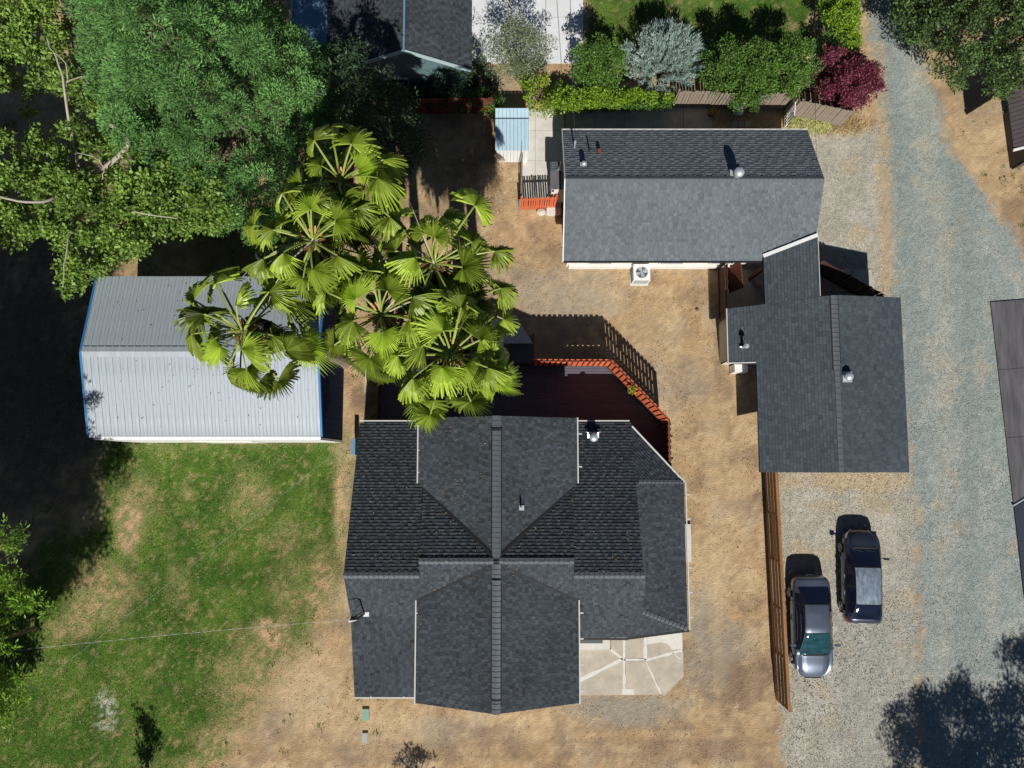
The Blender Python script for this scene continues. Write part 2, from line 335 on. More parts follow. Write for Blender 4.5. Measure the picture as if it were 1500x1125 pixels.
# ------------------------------------------------------------------ roofs of real shingles
class Plane:
    def __init__(s, p, q, r):
        p, q, r = Vector(p), Vector(q), Vector(r); n = (q - p).cross(r - p)
        s.gx, s.gy = -n.x / n.z, -n.y / n.z; s.c = p.z - s.gx * p.x - s.gy * p.y
    def __call__(s, x, y): return s.c + s.gx * x + s.gy * y
    def down(s):
        d = Vector((-s.gx, -s.gy)); return (d / d.length, d.length)
def ccw(poly):
    a = sum(poly[i][0] * poly[(i + 1) % len(poly)][1] - poly[(i + 1) % len(poly)][0] * poly[i][1] for i in range(len(poly)))
    return [tuple(p[:2]) for p in (poly if a > 0 else poly[::-1])]
def clip(sub, poly):
    out = sub
    for i in range(len(poly)):
        a, b = poly[i], poly[(i + 1) % len(poly)]; ex, ey = b[0] - a[0], b[1] - a[1]; inp = out; out = []
        if not inp: return []
        for j in range(len(inp)):
            p, q = inp[j - 1], inp[j]
            dp = ex * (p[1] - a[1]) - ey * (p[0] - a[0]); dq = ex * (q[1] - a[1]) - ey * (q[0] - a[0])
            if (dp >= 0) != (dq >= 0):
                t = dp / (dp - dq); out.append((p[0] + t * (q[0] - p[0]), p[1] + t * (q[1] - p[1])))
            if dq >= 0: out.append(q)
    return out
ROOFS = {}
def slope(parent, poly, pl, m, expo=.143, wmin=.12, wmax=.22, key='h', butt=.024, lam=.012, deck=True):
    poly = ccw(poly); (d, g) = pl.down(); k = math.sqrt(1 + g * g); e = expo / k; s = Vector((-d.y, d.x))
    ts = [p[0] * d.x + p[1] * d.y for p in poly]; ss = [p[0] * s.x + p[1] * s.y for p in poly]
    ROOFS.setdefault(key, []).append((poly, pl))
    if deck: MB().prism(poly, lambda x, y: pl(x, y) - .012, lambda x, y: pl(x, y) - .12).build('roof_deck', M['underlay'], parent)
    b = MB(); t1 = max(ts); i = 0
    while t1 > min(ts) + .01:
        t0 = t1 - e; u = min(ss) - random.random() * wmax; alt = i % 2
        while u < max(ss):
            w = random.uniform(wmin, wmax); alt = 1 - alt if random.random() < .85 else alt; up = alt
            c = [(d.x * t + s.x * v, d.y * t + s.y * v) for t, v in ((t0, u), (t1 + .012, u), (t1 + .012, u + w - .007), (t0, u + w - .007))]
            cp = clip(ccw(c), poly)
            if len(cp) > 2:
                z = lambda x, y: pl(x, y) + .004 + butt * ((x * d.x + y * d.y) - t0) / e + up * lam * ((x * d.x + y * d.y) - t0 > e * .3)
                b.prism(cp, z, lambda x, y: pl(x, y) - .01, min(1, max(0, random.gauss(.40 + .26 * up, .10))), bottom=False)
            u += w
        t1 -= e; i += 1
    return b.build('shingles', m, parent, kind='stuff')
capmesh = {}
def ridge_caps(parent, p, q, drop, m=None, w=.34, step=.2, vent=True, lift=.085, a0=0, a1=1):
    """cap shingles along a ridge p->q; drop = fall per metre on each side"""
    p, q = Vector(p), Vector(q); L = (q - p).length; d = (q - p) / L; sd_ = Vector((-d.y, d.x, 0)); n = int(L / step)
    dl, dr = drop if hasattr(drop, '__len__') else (drop, drop)
    if vent:
        b = MB(); pa = p + d * L * a0; pb = p + d * L * a1
        for s, g in ((1, dl), (-1, dr)):
            o = sd_ * s * (w / 2 + .05); z = Vector((0, 0, -g * (w / 2 + .03)))
            b.add([pa + Vector((0, 0, lift - .01)), pb + Vector((0, 0, lift - .01)), pb + o + z + Vector((0, 0, lift - .02)), pa + o + z + Vector((0, 0, lift - .02)), pb + o + z - Vector((0, 0, .01)), pa + o + z - Vector((0, 0, .01))],
                  [(0, 1, 2, 3), (3, 2, 4, 5)])
        b.build('ridge_vent', M['black'], parent)
    me = None; key = (round(dl, 3), round(dr, 3), w, step)
    if key not in capmesh:
        b = MB(); t = step - .012
        V = []
        for yy_, zz_ in ((0, .002), (t, .02)):
            V += [(yy_, w / 2, -dl * w / 2 + zz_), (yy_, 0, zz_), (yy_, -w / 2, -dr * w / 2 + zz_)]
        V += [(t, w / 2, -dl * w / 2 - .01), (t, 0, -.01), (t, -w / 2, -dr * w / 2 - .01), (0, w / 2, -dl * w / 2 - .01), (0, -w / 2, -dr * w / 2 - .01)]
        b.add(V, [(0, 3, 4, 1), (1, 4, 5, 2), (3, 6, 7, 4), (4, 7, 8, 5), (0, 9, 6, 3), (2, 5, 8, 10)])
        capmesh[key] = b.mesh('ridge_cap_shingle', M['cap'])
    az = math.atan2(d.y, d.x); tl = -math.asin(d.z)
    for i in range(n):
        f = i / n; hh = lift if (vent and a0 <= f <= a1) else .02
        o = inst('ridge_cap_shingle', capmesh[key], parent, p + d * (i * L / n) + Vector((0, 0, hh)), (random.uniform(-.015, .015), tl, az))
def roof_h(key, x, y, default=2.5):
    hs = [pl(x, y) for poly, pl in ROOFS.get(key, []) if all((poly[(i + 1) % len(poly)][0] - poly[i][0]) * (y - poly[i][1]) - (poly[(i + 1) % len(poly)][1] - poly[i][1]) * (x - poly[i][0]) >= -1e-4 for i in range(len(poly)))]
    return (min(hs) if hs else default) - .125
def walls(parent, ring, key, m, default=2.5, name='wall', step=.2):
    n = len(ring)
    for i in range(n):
        a, c = Vector(ring[i]), Vector(ring[(i + 1) % n]); L = (c - a).length; k = max(1, int(L / step)); b = MB()
        nrm = Vector(((c - a).y, -(c - a).x)).normalized() * .06
        T = []
        for j in range(k + 1):
            q = a + (c - a) * j / k; h = roof_h(key, q.x, q.y, default)
            T += [(q.x + nrm.x, q.y + nrm.y, h), (q.x + nrm.x, q.y + nrm.y, -.05), (q.x - nrm.x, q.y - nrm.y, h), (q.x - nrm.x, q.y - nrm.y, -.05)]
        F = []
        for j in range(k):
            s = j * 4; F += [(s, s + 1, s + 5, s + 4), (s + 2, s + 6, s + 7, s + 3), (s, s + 4, s + 6, s + 2)]
        b.add(T, F).build(name, m, parent)
def window(parent, x, y, z, w, h, face, name='window', m=None):
    """face: outward unit (dx,dy)"""
    rz = math.atan2(face[1], face[0]) + math.pi / 2; o = Vector((face[0], face[1], 0))
    c = Vector((x, y, z)) + o * .08; ax = Vector((-face[1], face[0], 0))
    fr = MB()
    for s in (-1, 1): fr.box(c + ax * s * w / 2, (.07, .07, h + .07), rz); fr.box(c + Vector((0, 0, s * h / 2)), (w - .07, .07, .07), rz)
    if name == 'window': fr.box(c, (w - .07, .05, .035), rz)
    f = fr.build(name, M['white'], parent)
    MB().box(c - o * .02, (w - .06, .03, h - .06), rz).build('pane' if name == 'window' else 'door_leaf', m or M['glass'], f)
def gutter(parent, p, q, m=None, brackets=0, w=.11, side=(0, 0)):
    p, q = Vector(p), Vector(q); b = MB().bar(p, q, w, .1); 
    g = b.build('gutter', m or M['white'], parent)
    for i in range(brackets):
        c = p.lerp(q, (i + .5) / brackets); MB().box(c + Vector((side[0] * .1, side[1] * .1, .04)), (.14 if side[0] else .05, .14 if side[1] else .05, .04)).build('gutter_bracket', m or M['white'], g)
def dome_vent(parent, x, y, z, r=.2, h=.55, cap=True, flash=True, m=None, tilt=0):
    m = m or M['galv']; b = MB()
    if flash: b.box((x, y, z + .03), (r * 2.4, r * 2.4, .03), tilt=Matrix.Rotation(tilt, 3, 'X'))
    b.tube([(x, y, z - .1), (x, y, z + h * .6)], r * .62, 14)
    v = b.build('roof_vent', m, parent, smooth=False)
    pts = []; rad = []
    for k in range(7):
        t = k / 6 * math.pi / 2; pts.append((x, y, z + h * .58 + r * .75 * math.sin(t))); rad.append(max(.01, r * math.cos(t)))
    MB().tube([(x, y, z + h * .5)] + pts, [r] + rad, 18).build('vent_cap', m, v, smooth=True)
    return v

# ================================================================== MAIN HOUSE
H = thing('house', 'large dark shingled house with crossing gable roofs beside the lawn', 'house', (-.6, -4, 0))
H.location = (0, 0, 0)
RY, RH = -4.47, 5.42; CYR, CHR = -3.84, 5.96
pN = Plane((-6.8, 1.85, 2.6), (5.3, 1.85, 2.6), (0, RY, RH))
pS = Plane((-6.8, RY, RH), (5.3, RY, RH), (0, -6.36, 3.80))
pSl = Plane((-6.8, -6.36, 3.80), (-4, -6.36, 3.80), (-5, -9.98, 2.6))
GH, GE = 5.93, 4.45; gx, gw, ge = -.62, -3.95, 2.75
pGW = Plane((gx, 0, GH), (gx, 1, GH), (gw, 0, GE)); pGE = Plane((gx, 0, GH), (gx, 1, GH), (ge, 0, GE))
pC = Plane((gx, CYR, CHR - .03), (gx - 2, CYR, CHR - .03), (gx - 2, -.9, GE))
SH = M['shingle']
slope(H, [(-6.8, RY), (-3.72, RY), (-3.72, 1.85), (-6.8, 1.85)], pN, SH, key='H')
slope(H, [(2.48, RY), (5.32, RY), (5.32, 1.85), (2.48, 1.85)], pN, SH, key='H')
slope(H, [(-3.72, CYR), (gx, CYR), (-3.72, -.98)], pC, SH, key='H')
slope(H, [(2.5, CYR), (gx, CYR), (2.5, -.98)], pC, SH, key='H')
slope(H, [(-6.8, RY), (-3.72, RY), (-3.72, -6.36), (-6.8, -6.36)], pS, SH, key='H')
slope(H, [(-3.72, CYR), (gx, CYR), (-3.72, -5.6)], pS, SH, key='H')
slope(H, [(2.48, CYR), (gx, CYR), (2.48, -5.6)], pS, SH, key='H')
slope(H, [(2.48, RY), (5.40, RY), (5.5, -6.22), (5.0, -7.44), (2.7, -7.44), (2.48, -5.6)], pS, SH, key='H')
slope(H, [(-6.8, -6.36), (-3.9, -6.36), (-3.9, -9.98), (-6.8, -9.98)], pSl, SH, key='H')
slope(H, [(gw, 1.95), (gx, 1.95), (gx, CYR + .06), (gw + .17, -.92), (gw, -.78)], pGW, SH, key='H')
slope(H, [(ge, 1.95), (gx, 1.95), (gx, CYR + .06), (ge - .17, -.92), (ge, -.78)], pGE, SH, key='H')
slope(H, [(gw, -9.72), (gx, -9.72), (gx, CYR), (gw, -5.56)], pGW, SH, key='H')
slope(H, [(ge, -9.72), (gx, -9.72), (gx, CYR), (ge, -5.56)], pGE, SH, key='H')
pPE = Plane((7.63, 0, 2.6), (7.63, -1, 2.6), (5.45, 0, 3.6))
pNE = Plane((5.38, 1.62, 2.6), (7.62, -.82, 2.6), (5.45, -.76, 3.6))
pSE = Plane((5.0, -7.44, 2.88), (7.66, -7.16, 2.6), (5.5, -6.22, 3.58))
slope(H, [(5.26, -.74), (7.62, -.80), (7.66, -7.16), (5.48, -6.20), (5.36, -5.4)], pPE, SH, key='H')
slope(H, [(5.22, 1.72), (5.24, -.70), (7.62, -.78)], pNE, SH, key='H')
slope(H, [(5.0, -7.44), (7.66, -7.16), (5.5, -6.22)], pSE, SH, key='H')
# gable ends, step between raised centre and wings
def infill(parent, pts, m=M['wall'], name='gable_wall'):
    b = MB(); b.add(pts, [tuple(range(len(pts)))]); return b.build(name, m, parent)
for y, s in ((1.60, 1), (-9.38, -1)):
    b = MB(); b.add([(gw + .3, y, 2.4), (ge - .3, y, 2.4), (ge - .3, y, pGE(ge - .3, 0) - .12), (gx, y, GH - .12), (gw + .3, y, pGW(gw + .3, 0) - .12)], [(0, 1, 2, 3, 4)]).build('gable_wall', M['wall'], H)
for x, y in ((-6.45, RY), (5.0, RY), (5.29, RY)):
    MB().add([(x, 1.5, 2.5), (x, 1.5, pN(x, 1.5) - .12), (x, RY, RH - .12), (x, -6.36, 3.68), (x, -7.1, 3.0), (x, -7.1, 2.5)], [(0, 1, 2, 3, 4, 5)]).build('gable_wall', M['wall'], H)
for x in (-3.72, 2.49):
    MB().add([(x, CYR, CHR - .02), (x, -.98, pC(x, -.98)), (x, -.98, pN(x, -.98) - .05), (x, RY, RH - .05), (x, CYR - .05, pS(x, CYR))], [(0, 1, 2, 3, 4)]).build('roof_step', M['underlay'], H)
for x0_, x1_ in ((gw + .3, gw + .36), (ge - .36, ge - .3)):
    pass
walls(H, [(-6.4, 1.4), (-6.4, -9.55), (-3.6, -9.55), (-3.6, 1.4)], 'Hx', M['wall'], 2.55)
walls(H, [(2.4, 1.4), (5.0, 1.4), (5.0, -7.0), (2.4, -7.0)], 'Hx', M['wall'], 2.65)
walls(H, [(gw + .32, 1.55), (gw + .32, -9.35), (ge - .32, -9.35), (ge - .32, 1.55)], 'Hx', M['wall'], 4.2)
for q in ((7.3, -.95), (7.3, -6.95), (5.9, .8), (7.3, -4)):
    MB().box((q[0], q[1], 1.22), (.14, .14, 2.45)).build('porch_post', M['white'], H)
for x, y, f in ((-5, -9.6, (0, -1)), (-2.2, -9.42, (0, -1)), (1.0, -9.42, (0, -1)), (3.4, -7.05, (0, -1)), (-6.45, -1.5, (-1, 0)), (-6.45, -7.5, (-1, 0)), (-2.0, 1.6, (0, 1)), (.6, 1.6, (0, 1)), (5.05, -3.5, (1, 0))):
    window(H, x, y, 1.5, 1.2, 1.2, f)
window(H, 4.35, -7.05, 1.15, .95, 2.05, (0, -1), 'door', M['teal'])
# trims and gutters
gutter(H, (gw - .03, 1.97, GE - .02), (gw - .03, -.80, GE - .02), M['pipe'], 3, w=.05, side=(1, 0))
gutter(H, (ge + .03, 1.97, GE - .02), (ge + .03, -.80, GE - .02), M['pipe'], 2, w=.05, side=(1, 0))
gutter(H, (gw - .03, -5.60, GE - .02), (gw - .03, -9.76, GE - .02), M['pipe'], 4, w=.05, side=(1, 0))
gutter(H, (ge + .03, -5.60, GE - .02), (ge + .03, -9.76, GE - .02), M['pipe'], 4, w=.05, side=(1, 0))
gutter(H, (-6.8, 1.93, 2.58), (-4.0, 1.93, 2.58), M['pipe'], 0, w=.05)
gutter(H, (2.8, 1.93, 2.58), (5.25, 1.93, 2.58), M['pipe'], 0, w=.05)
gutter(H, (5.36, 1.69, 2.57), (7.66, -.80, 2.57), M['pipe'], 0, w=.07)
gutter(H, (7.70, -.82, 2.57), (7.74, -7.18, 2.57), M['pipe'], 6, w=.05, side=(1, 0))
gutter(H, (7.72, -7.22, 2.55), (5.0, -7.51, 2.8), M['black'], 3, w=.08, side=(0, 1))
gutter(H, (5.0, -7.52, 2.82), (2.78, -7.52, 2.82), M['black'], 2, w=.08, side=(0, 1))
gutter(H, (-6.8, -10.04, 2.56), (-3.96, -10.04, 2.56), M['pipe'], 2, w=.05, side=(0, 1))
# valleys: dark flashing strips along the valley lines
for p, q in (((gw + .17, -.92, GE + .06), (gx, CYR + .06, GH + .03)), ((ge - .17, -.92, GE + .06), (gx, CYR + .06, GH + .03)), ((gw, -5.60, GE + .04), (gx - .1, CYR - .1, GH - .02)), ((ge, -5.60, GE + .04), (gx + .1, CYR - .1, GH - .02))):
    MB().bar(p, q, .11, .03).build('valley_flashing', M['black'], H)
ridge_caps(H, (gx, 1.96, GH + .01), (gx, CYR + .1, GH + .01), .444, a0=.09, a1=.95)
ridge_caps(H, (gx, -9.74, GH + .01), (gx, CYR - .1, GH + .01), .444, a0=.09, a1=.86)
ridge_caps(H, (-6.82, RY, RH + .01), (-3.74, RY, RH + .01), (.446, .857), vent=False, w=.26)
ridge_caps(H, (5.38, RY, RH + .01), (2.5, RY, RH + .01), (.857, .446), vent=False, w=.26)
ridge_caps(H, (-3.72, CYR, CHR), (gx - .1, CYR, CHR), (.446, .857), vent=False, w=.26)
ridge_caps(H, (2.48, CYR, CHR), (gx + .1, CYR, CHR), (.857, .446), vent=False, w=.26)
ridge_caps(H, (7.64, -7.15, 2.62), (5.5, -6.22, 3.6), (.35, .35), vent=False, w=.2)
ridge_caps(H, (7.62, -.8, 2.62), (5.45, -.76, 3.62), (.4, .5), vent=False, w=.22)
# roof furniture
v = P(870, 640, 3.3); dome_vent(H, v.x, v.y - .02, pN(v.x, v.y), .20, .62, tilt=.42)
MB().box((v.x, v.y + .22, pN(v.x, v.y) + .05), (.66, .04, .05), tilt=Matrix.Rotation(0, 3, 'X')).build('vent_flashing', M['galv'], H)
v = P(763, 743, 5.4); z = pGE(v.x, v.y)
MB().tube([(v.x, v.y, z - .05), (v.x, v.y, z + .5)], .035, 8).box((v.x + .03, v.y - .02, z + .03), (.2, .2, .03)).build('pipe_vent', M['galv'], H)
# service mast and old antenna bracket at the west gable
mx = P(532, 901, 4.2); mz = roof_h('H', mx.x, mx.y) + .12
b = MB().tube([(mx.x, mx.y, mz), (mx.x - .05, mx.y + .02, mz + 1.25), (mx.x - .2, mx.y + .02, mz + 1.38), (mx.x - .34, mx.y, mz + 1.30)], .035, 8)
b.tube([(mx.x - .05, mx.y, mz + .9), (mx.x - .32, mx.y - .05, mz + .55)], .02, 6)
mo = b.build('service_mast', M['black'], H)
MB().box((mx.x + .08, mx.y, mz + .05), (.24, .22, .06)).build('mast_flashing', M['white'], mo)
MB().box((mx.x - .5, mx.y - .28, mz - .02), (.34, .1, .08), .3).tube([(mx.x - .45, mx.y - .27, mz + .02), (mx.x - .05, mx.y - .02, mz + .25)], .02, 6).build('mast_brace', M['pipe'], mo)

# deck with red picket railing
DK = thing('deck', 'raised dark board deck behind the house ringed by red pickets', 'deck')
dpoly = [(-6.3, 4.45), (-6.3, 1.2), (7.15, 1.2), (7.15, 2.05), (4.55, 4.72)]
dpoly = [(-6.3, 4.7), (-6.3, .6), (7.12, -.6), (7.12, 1.95), (4.5, 4.70)]
dc = ccw(dpoly); y = 4.70; k = 0; DZ = .35; RZ = 1.0
while y > -.6:
    for xa, xb in ((-6.3, 2.1), (2.115, 7.2)):
        cp = clip(ccw([(xa, y), (xb, y), (xb, y - .135), (xa, y - .135)]), dc)
        if len(cp) > 2: MB().prism(cp, DZ, DZ - .04, random.random()).build('deck_board', M['deck'], DK)
    y -= .145
MB().prism(clip(dc, ccw([(-9, -9), (9, -9), (9, 9), (-9, 9)])), DZ - .06, DZ - .25).build('deck_frame', M['darkboard'], DK)
skirt = [(-6.28, .6), (-6.28, 4.68), (4.48, 4.68), (7.10, 1.93), (7.10, -.6)]
b = MB()
for a, c in zip(skirt[:-1], skirt[1:]): b.bar((*a, .5), (*c, .5), .04, .95)
b.build('deck_skirt', M['darkboard'], DK)
picks = {}; rm = 'p'
pb = MB(); pb.box((0, 0, 0), (.165, .03, 1.38)); picks['p'] = pb.mesh('picket', M['picket']); picks['d'] = pb.mesh('picket', M['darkboard'])
def rail(a, c, n0=0, posts=True):
    a, c = Vector((*a, 0)), Vector((*c, 0)); L = (c - a).length; az = math.atan2(c.y - a.y, c.x - a.x); n = int(L / .245); nn = Vector((math.sin(az), -math.cos(az), 0))
    for h in (.12, .72, 1.36): MB().bar(a + Vector((0, 0, RZ + h)), c + Vector((0, 0, RZ + h)), .07, .07).build('rail', M['redbrown'], DK)
    for i in range(2 * n):
        o = inst('picket', picks[rm], DK, a + (c - a) * ((i + .5) / (2 * n)) + nn * (.055 if i % 2 else -.055) + Vector((0, 0, RZ + .76 + random.uniform(-.01, .01))), (random.uniform(-.01, .01), random.uniform(-.015, .015), az + random.uniform(-.03, .03)))
    for t in ([0, .5, 1] if posts else [0, 1]): MB().box(a.lerp(c, t) + Vector((0, 0, .95 + .7)), (.1, .1, 1.5), az).build('rail_post', M['redbrown'], DK)
rail((.9, 4.66), (4.46, 4.66)); rail((4.5, 4.64), (7.06, 1.98)); rm = 'd'; rail((7.06, 1.9), (7.06, -.5))  # east run of pickets coloured dark to stand for their unlit face
for i in range(5):
    MB().box((1.0 - .5, 4.95 + .28 * i, .32 - .06 * i), (1.1, .27, .04)).build('stair_tread', M['deck'], DK)
MB().bar((-.05, 4.8, .2), (-.05, 6.3, -.05), .05, .2).bar((1.05, 4.8, .2), (1.05, 6.3, -.05), .05, .2).build('stair_stringer', M['redbrown'], DK)
# small squash-like plant hooked on the railing
def rhombs(c, d, s, L, W):
    return np.stack([c, c + d * L * .5 + s * W * .5, c + d * L, c + d * L * .5 - s * W * .5], 1)
def leafmass(name, parent, m, clumps, dens=900, size=.1, aspect=.5, radial=.55, seed=0, up=.15, jit=.35, surf=.45, flat=1.0, ctone=.13, **kw):
    rs = np.random.RandomState(seed + 5); VV = []; TT = []
    for cl in clumps:
        cx_, cy_, cz_, r = cl[:4]; rz_ = cl[4] if len(cl) > 4 else r * flat; n = max(8, int(dens * r * r))
        d = norm(rs.normal(size=(n, 3))); d[:, 2] = np.where(d[:, 2] < -.35, -d[:, 2] * rs.rand(n), d[:, 2]); rr = rs.rand(n) ** surf
        c = np.array([cx_, cy_, cz_]) + d * rr[:, None] * np.array([r, r, rz_])
        ld = norm(d * radial + rs.normal(size=(n, 3)) * (1 - radial) + np.array([0, 0, up])); s = norm(np.cross(ld, norm(rs.normal(size=(n, 3))) * .7 + d * .8))
        L = size * (1 + jit * (rs.rand(n, 1) * 2 - 1)); VV.append(rhombs(c, ld, s, L, L * aspect))
        TT.append(np.clip(.5 + rs.normal() * ctone + rs.normal(size=n) * .18, 0, 1))
    return quads(name, np.concatenate(VV), np.concatenate(TT), m, parent, **kw)
v = P(926, 571, 2.5); PK = thing('hanging_plant', 'small yellow green plant on the diagonal red deck railing', 'plant', v)
leafmass('foliage', PK, M['yellowv'], [(0, -.05, -.05, .16), (.05, .08, -.1, .12)], 3500, .1, .6, seed=3)
MB().tube([(0, 0, -.35), (0, 0, -.15)], [.08, .11], 10).build('pot', M['redbrown'], PK)

# ================================================================== NORTH HOUSE
N_ = thing('house', 'long low house with weathered grey shingle roof beside the gravel driveway', 'house')
ny0, ny1, nyr = 9.24, 15.42, 12.46; nxw, nxe = 2.34, 13.72
qN = Plane((0, ny1, 2.6), (1, ny1, 2.6), (0, nyr, 4.3)); qS = Plane((0, ny0, 2.6), (1, ny0, 2.6), (0, nyr, 4.3))
GR, GEV = 3.40, 2.70; gxr, gxw, gxe = 14.30, 10.98, 17.60
rW = Plane((gxr, 0, GR), (gxr, 1, GR), (gxw, 0, GEV)); rE = Plane((gxr, 0, GR), (gxr, 1, GR), (gxe, 0, GEV))
slope(N_, [(nxw, nyr), (nxe, nyr), (nxe, ny1), (nxw, ny1)], qN, M['shingle_n'], key='N', wmin=.16, wmax=.28, expo=.145, butt=.027)
slope(N_, [(nxw, nyr), (11.42, nyr), (11.42, ny0), (nxw, ny0)], qS, M['shingle_n'], key='N', wmin=.16, wmax=.28, expo=.145, butt=.02)
slope(N_, [(11.42, nyr), (nxe, nyr), (nxe, 10.16), (11.42, 9.30)], qS, M['shingle_n'], key='N', wmin=.16, wmax=.28, expo=.145, butt=.02)
ridge_caps(N_, (nxw, nyr, 4.32), (nxe, nyr, 4.32), (.567, .567), vent=False, w=.28)
walls(N_, [(nxw + .3, ny0 + .46), (nxe - .3, ny0 + .46), (nxe - .3, ny1 - .35), (nxw + .3, ny1 - .35)], 'N', M['wallw'], 2.5)
gutter(N_, (nxw, ny0 - .05, 2.55), (11.35, ny0 - .05, 2.55), M['black'], 7, w=.05, side=(0, 1))
gutter(N_, (nxw, ny1 + .05, 2.56), (nxe, ny1 + .05, 2.56), M['pipe'], 0, w=.06)
MB().box((6.9, ny0 + .33, .22), (8.3, .14, .44)).build('foundation_ledge', M['wallw'], N_)
for x in (4.2, 7.6, 10): window(N_, x, ny0 + .40, 1.3, 1.1, 1.0, (0, -1))
for x in (4.4, 9.5, 12): window(N_, x, ny1 - .28, 1.5, 1.1, 1.0, (0, 1))
window(N_, 6.8, ny1 - .28, 1.1, .95, 2.05, (0, 1), 'door', M['white'])
b = MB().bar((nxw - .02, ny0 - .05, 2.62), (nxw - .02, nyr, 4.3), .05, .09).bar((nxw - .02, nyr, 4.3), (nxw - .02, ny1 + .05, 2.62), .05, .09)
b.build('rake_board', M['pipe'], N_)
v = P(1083, 253, 4.6); dome_vent(N_, v.x - .03, v.y, qN(v.x, v.y), .23, .85)
v = P(856, 237, 4.3); dome_vent(N_, v.x, v.y, qN(v.x, v.y), .12, .5)
v = P(864, 219, 3.6); z = qN(v.x, v.y); MB().tube([(v.x, v.y, z - .05), (v.x, v.y, z + .38)], .035, 8).build('pipe_vent', M['black'], N_)
v = P(878, 220, 3.6); z = qN(v.x, v.y); MB().box((v.x, v.y, z + .08), (.16, .16, .26)).build('box_vent', M['redbrown'], N_)
v = P(843, 206, 3.9); z = qN(v.x, v.y); so = MB().tube([(v.x, v.y - .1, z - .1), (v.x, v.y, z + .55)], .04, 8).build('service_mast', M['galv'], N_)
MB().tube([(v.x, v.y, z + .5), (v.x, v.y + .02, z + .66)], [.07, .03], 8).build('weather_head', M['galv'], so)
MAST = (v.x, v.y, z + .6)
# lean-to over the side door at its west end
lw = P(806, 262, 2.2).x; pa = P(806, 277, 2.2).y; pb_ = P(806, 236, 2.2).y; pc = P(806, 251, 2.2).y
MB().prism(ccw([(lw, pa), (nxw - .05, pa), (nxw - .05, pc), (lw, pc)]), 2.25, 2.15).build('lean_to_roof', M['barn'], N_)
lo_ = Plane((lw, pc, 2.25), (lw + 1, pc, 2.25), (lw, pb_, 2.05)); slope(N_, [(lw, pc + .01), (nxw - .05, pc + .01), (nxw - .05, pb_), (lw, pb_)], lo_, M['shingle_n'], key='L')
MB().box(((lw + nxw) / 2 + .1, pa + .45, 1.05), (.62, .9, 2.1)).build('utility_closet', M['wallw'], N_)
MB().box(((lw + nxw) / 2 - .02, pa - .12, .12), (.7, .9, .24)).build('door_step', M['concrete_w'], N_)
MB().box((lw + .12, pa + .06, 1.95), (.14, .12, .24)).build('meter_box', M['white'], N_)
v = P(823, 240, 2.5); MB().tube([(v.x - .12, v.y - .2, 2.2), (v.x, v.y, 2.75), (v.x, v.y + .14, 2.8)], [.07, .06, .08], 10).box((v.x + .05, v.y - .1, 2.5), (.3, .08, .06), .2).build('flue_pipe', M['galv'], N_)

# ================================================================== GARAGE with link roof
Gg = thing('carport', 'low dark roofed carport and link roof beside the gravel road', 'carport')
SG = M['shingle_g']
slope(Gg, [(gxw, -.36), (gxr, -.36), (gxr, 7.48), (gxw, 7.15)], rW, SG, key='G', wmin=.18, wmax=.36, butt=.014, lam=.006)
slope(Gg, [(gxr, -.36), (gxe, -.36), (gxe, 7.52), (gxr, 7.48)], rE, SG, key='G', wmin=.18, wmax=.36, butt=.014, lam=.006)
slope(Gg, [(9.80, 4.58), (gxw + .0, 4.58), (gxw + .0, 7.14), (9.80, 7.05)], rW, SG, key='G', wmin=.18, wmax=.36, butt=.02, lam=.012)
slope(Gg, [(11.42, 7.19), (13.70, 7.44), (13.70, 10.22), (11.42, 9.42)], rW, SG, key='G', wmin=.18, wmax=.36, butt=.02, lam=.012)
MB().bar((11.40, 9.40, rW(11.4, 0) + .05), (13.72, 10.24, rW(13.7, 0) + .05), .16, .05).build('valley_flashing', M['white'], Gg)
MB().bar((13.72, 7.46, rW(13.7, 0)), (13.72, 10.2, rW(13.7, 0)), .03, .14).build('fascia', M['wall'], Gg)
MB().bar((9.80, 4.55, rW(9.8, 0)), (10.96, 4.55, rW(10.96, 0)), .04, .1).build('fascia', M['pipe'], Gg)
MB().bar((9.77, 4.55, rW(9.8, 0) - .01), (9.77, 7.05, rW(9.8, 0) - .01), .04, .1).build('fascia', M['pipe'], Gg)
ridge_caps(Gg, (gxr, 7.46, GR + .01), (gxr, 4.1, GR + .01), .21, vent=True, w=.3, step=.2, lift=.03)
ridge_caps(Gg, (gxr, 4.1, GR + .01), (gxr, -.36, GR + .01), .21, vent=False, w=.22, step=.25)
walls(Gg, [(10.1, 4.85), (12.6, 4.85), (12.6, 6.9), (10.1, 6.9)], 'G', M['wall'], 2.4)
walls(Gg, [(12.6, 4.85), (17.3, 4.85), (17.3, 7.2), (12.6, 7.2)], 'G', M['wall'], 2.5)
for q in ((12.35, -.1), (14.3, -.1), (17.4, -.1), (17.4, 2.4), (11.6, 9.0), (13.55, 9.2)):
    MB().box((q[0], q[1], 1.25), (.14, .14, 2.5)).build('post', M['redbrown'], Gg)
window(Gg, 17.35, 6, 1.5, 1.0, .8, (1, 0))
v = P(1248, 550, 3.9); dome_vent(Gg, v.x, v.y, rE(v.x, v.y), .20, .5)
v = P(1097, 506, 3.2); z = rW(v.x, v.y); b = MB().tube([(v.x - .12, v.y, z), (v.x - .1, v.y, z + .62)], .06, 10).tube([(v.x - .25, v.y + .02, z + .08), (v.x + .02, v.y, z + .1)], .05, 8)
vo = b.build('roof_vent', M['galv'], Gg); MB().tube([(v.x - .1, v.y, z + .6), (v.x - .1, v.y, z + .74)], [.13, .06], 12).build('vent_cap', M['galv'], vo)
v = P(1085, 541, .8); wh = MB().box((v.x, v.y + .05, .45), (.62, .36, .9)).build('water_heater_cupboard', M['white'])
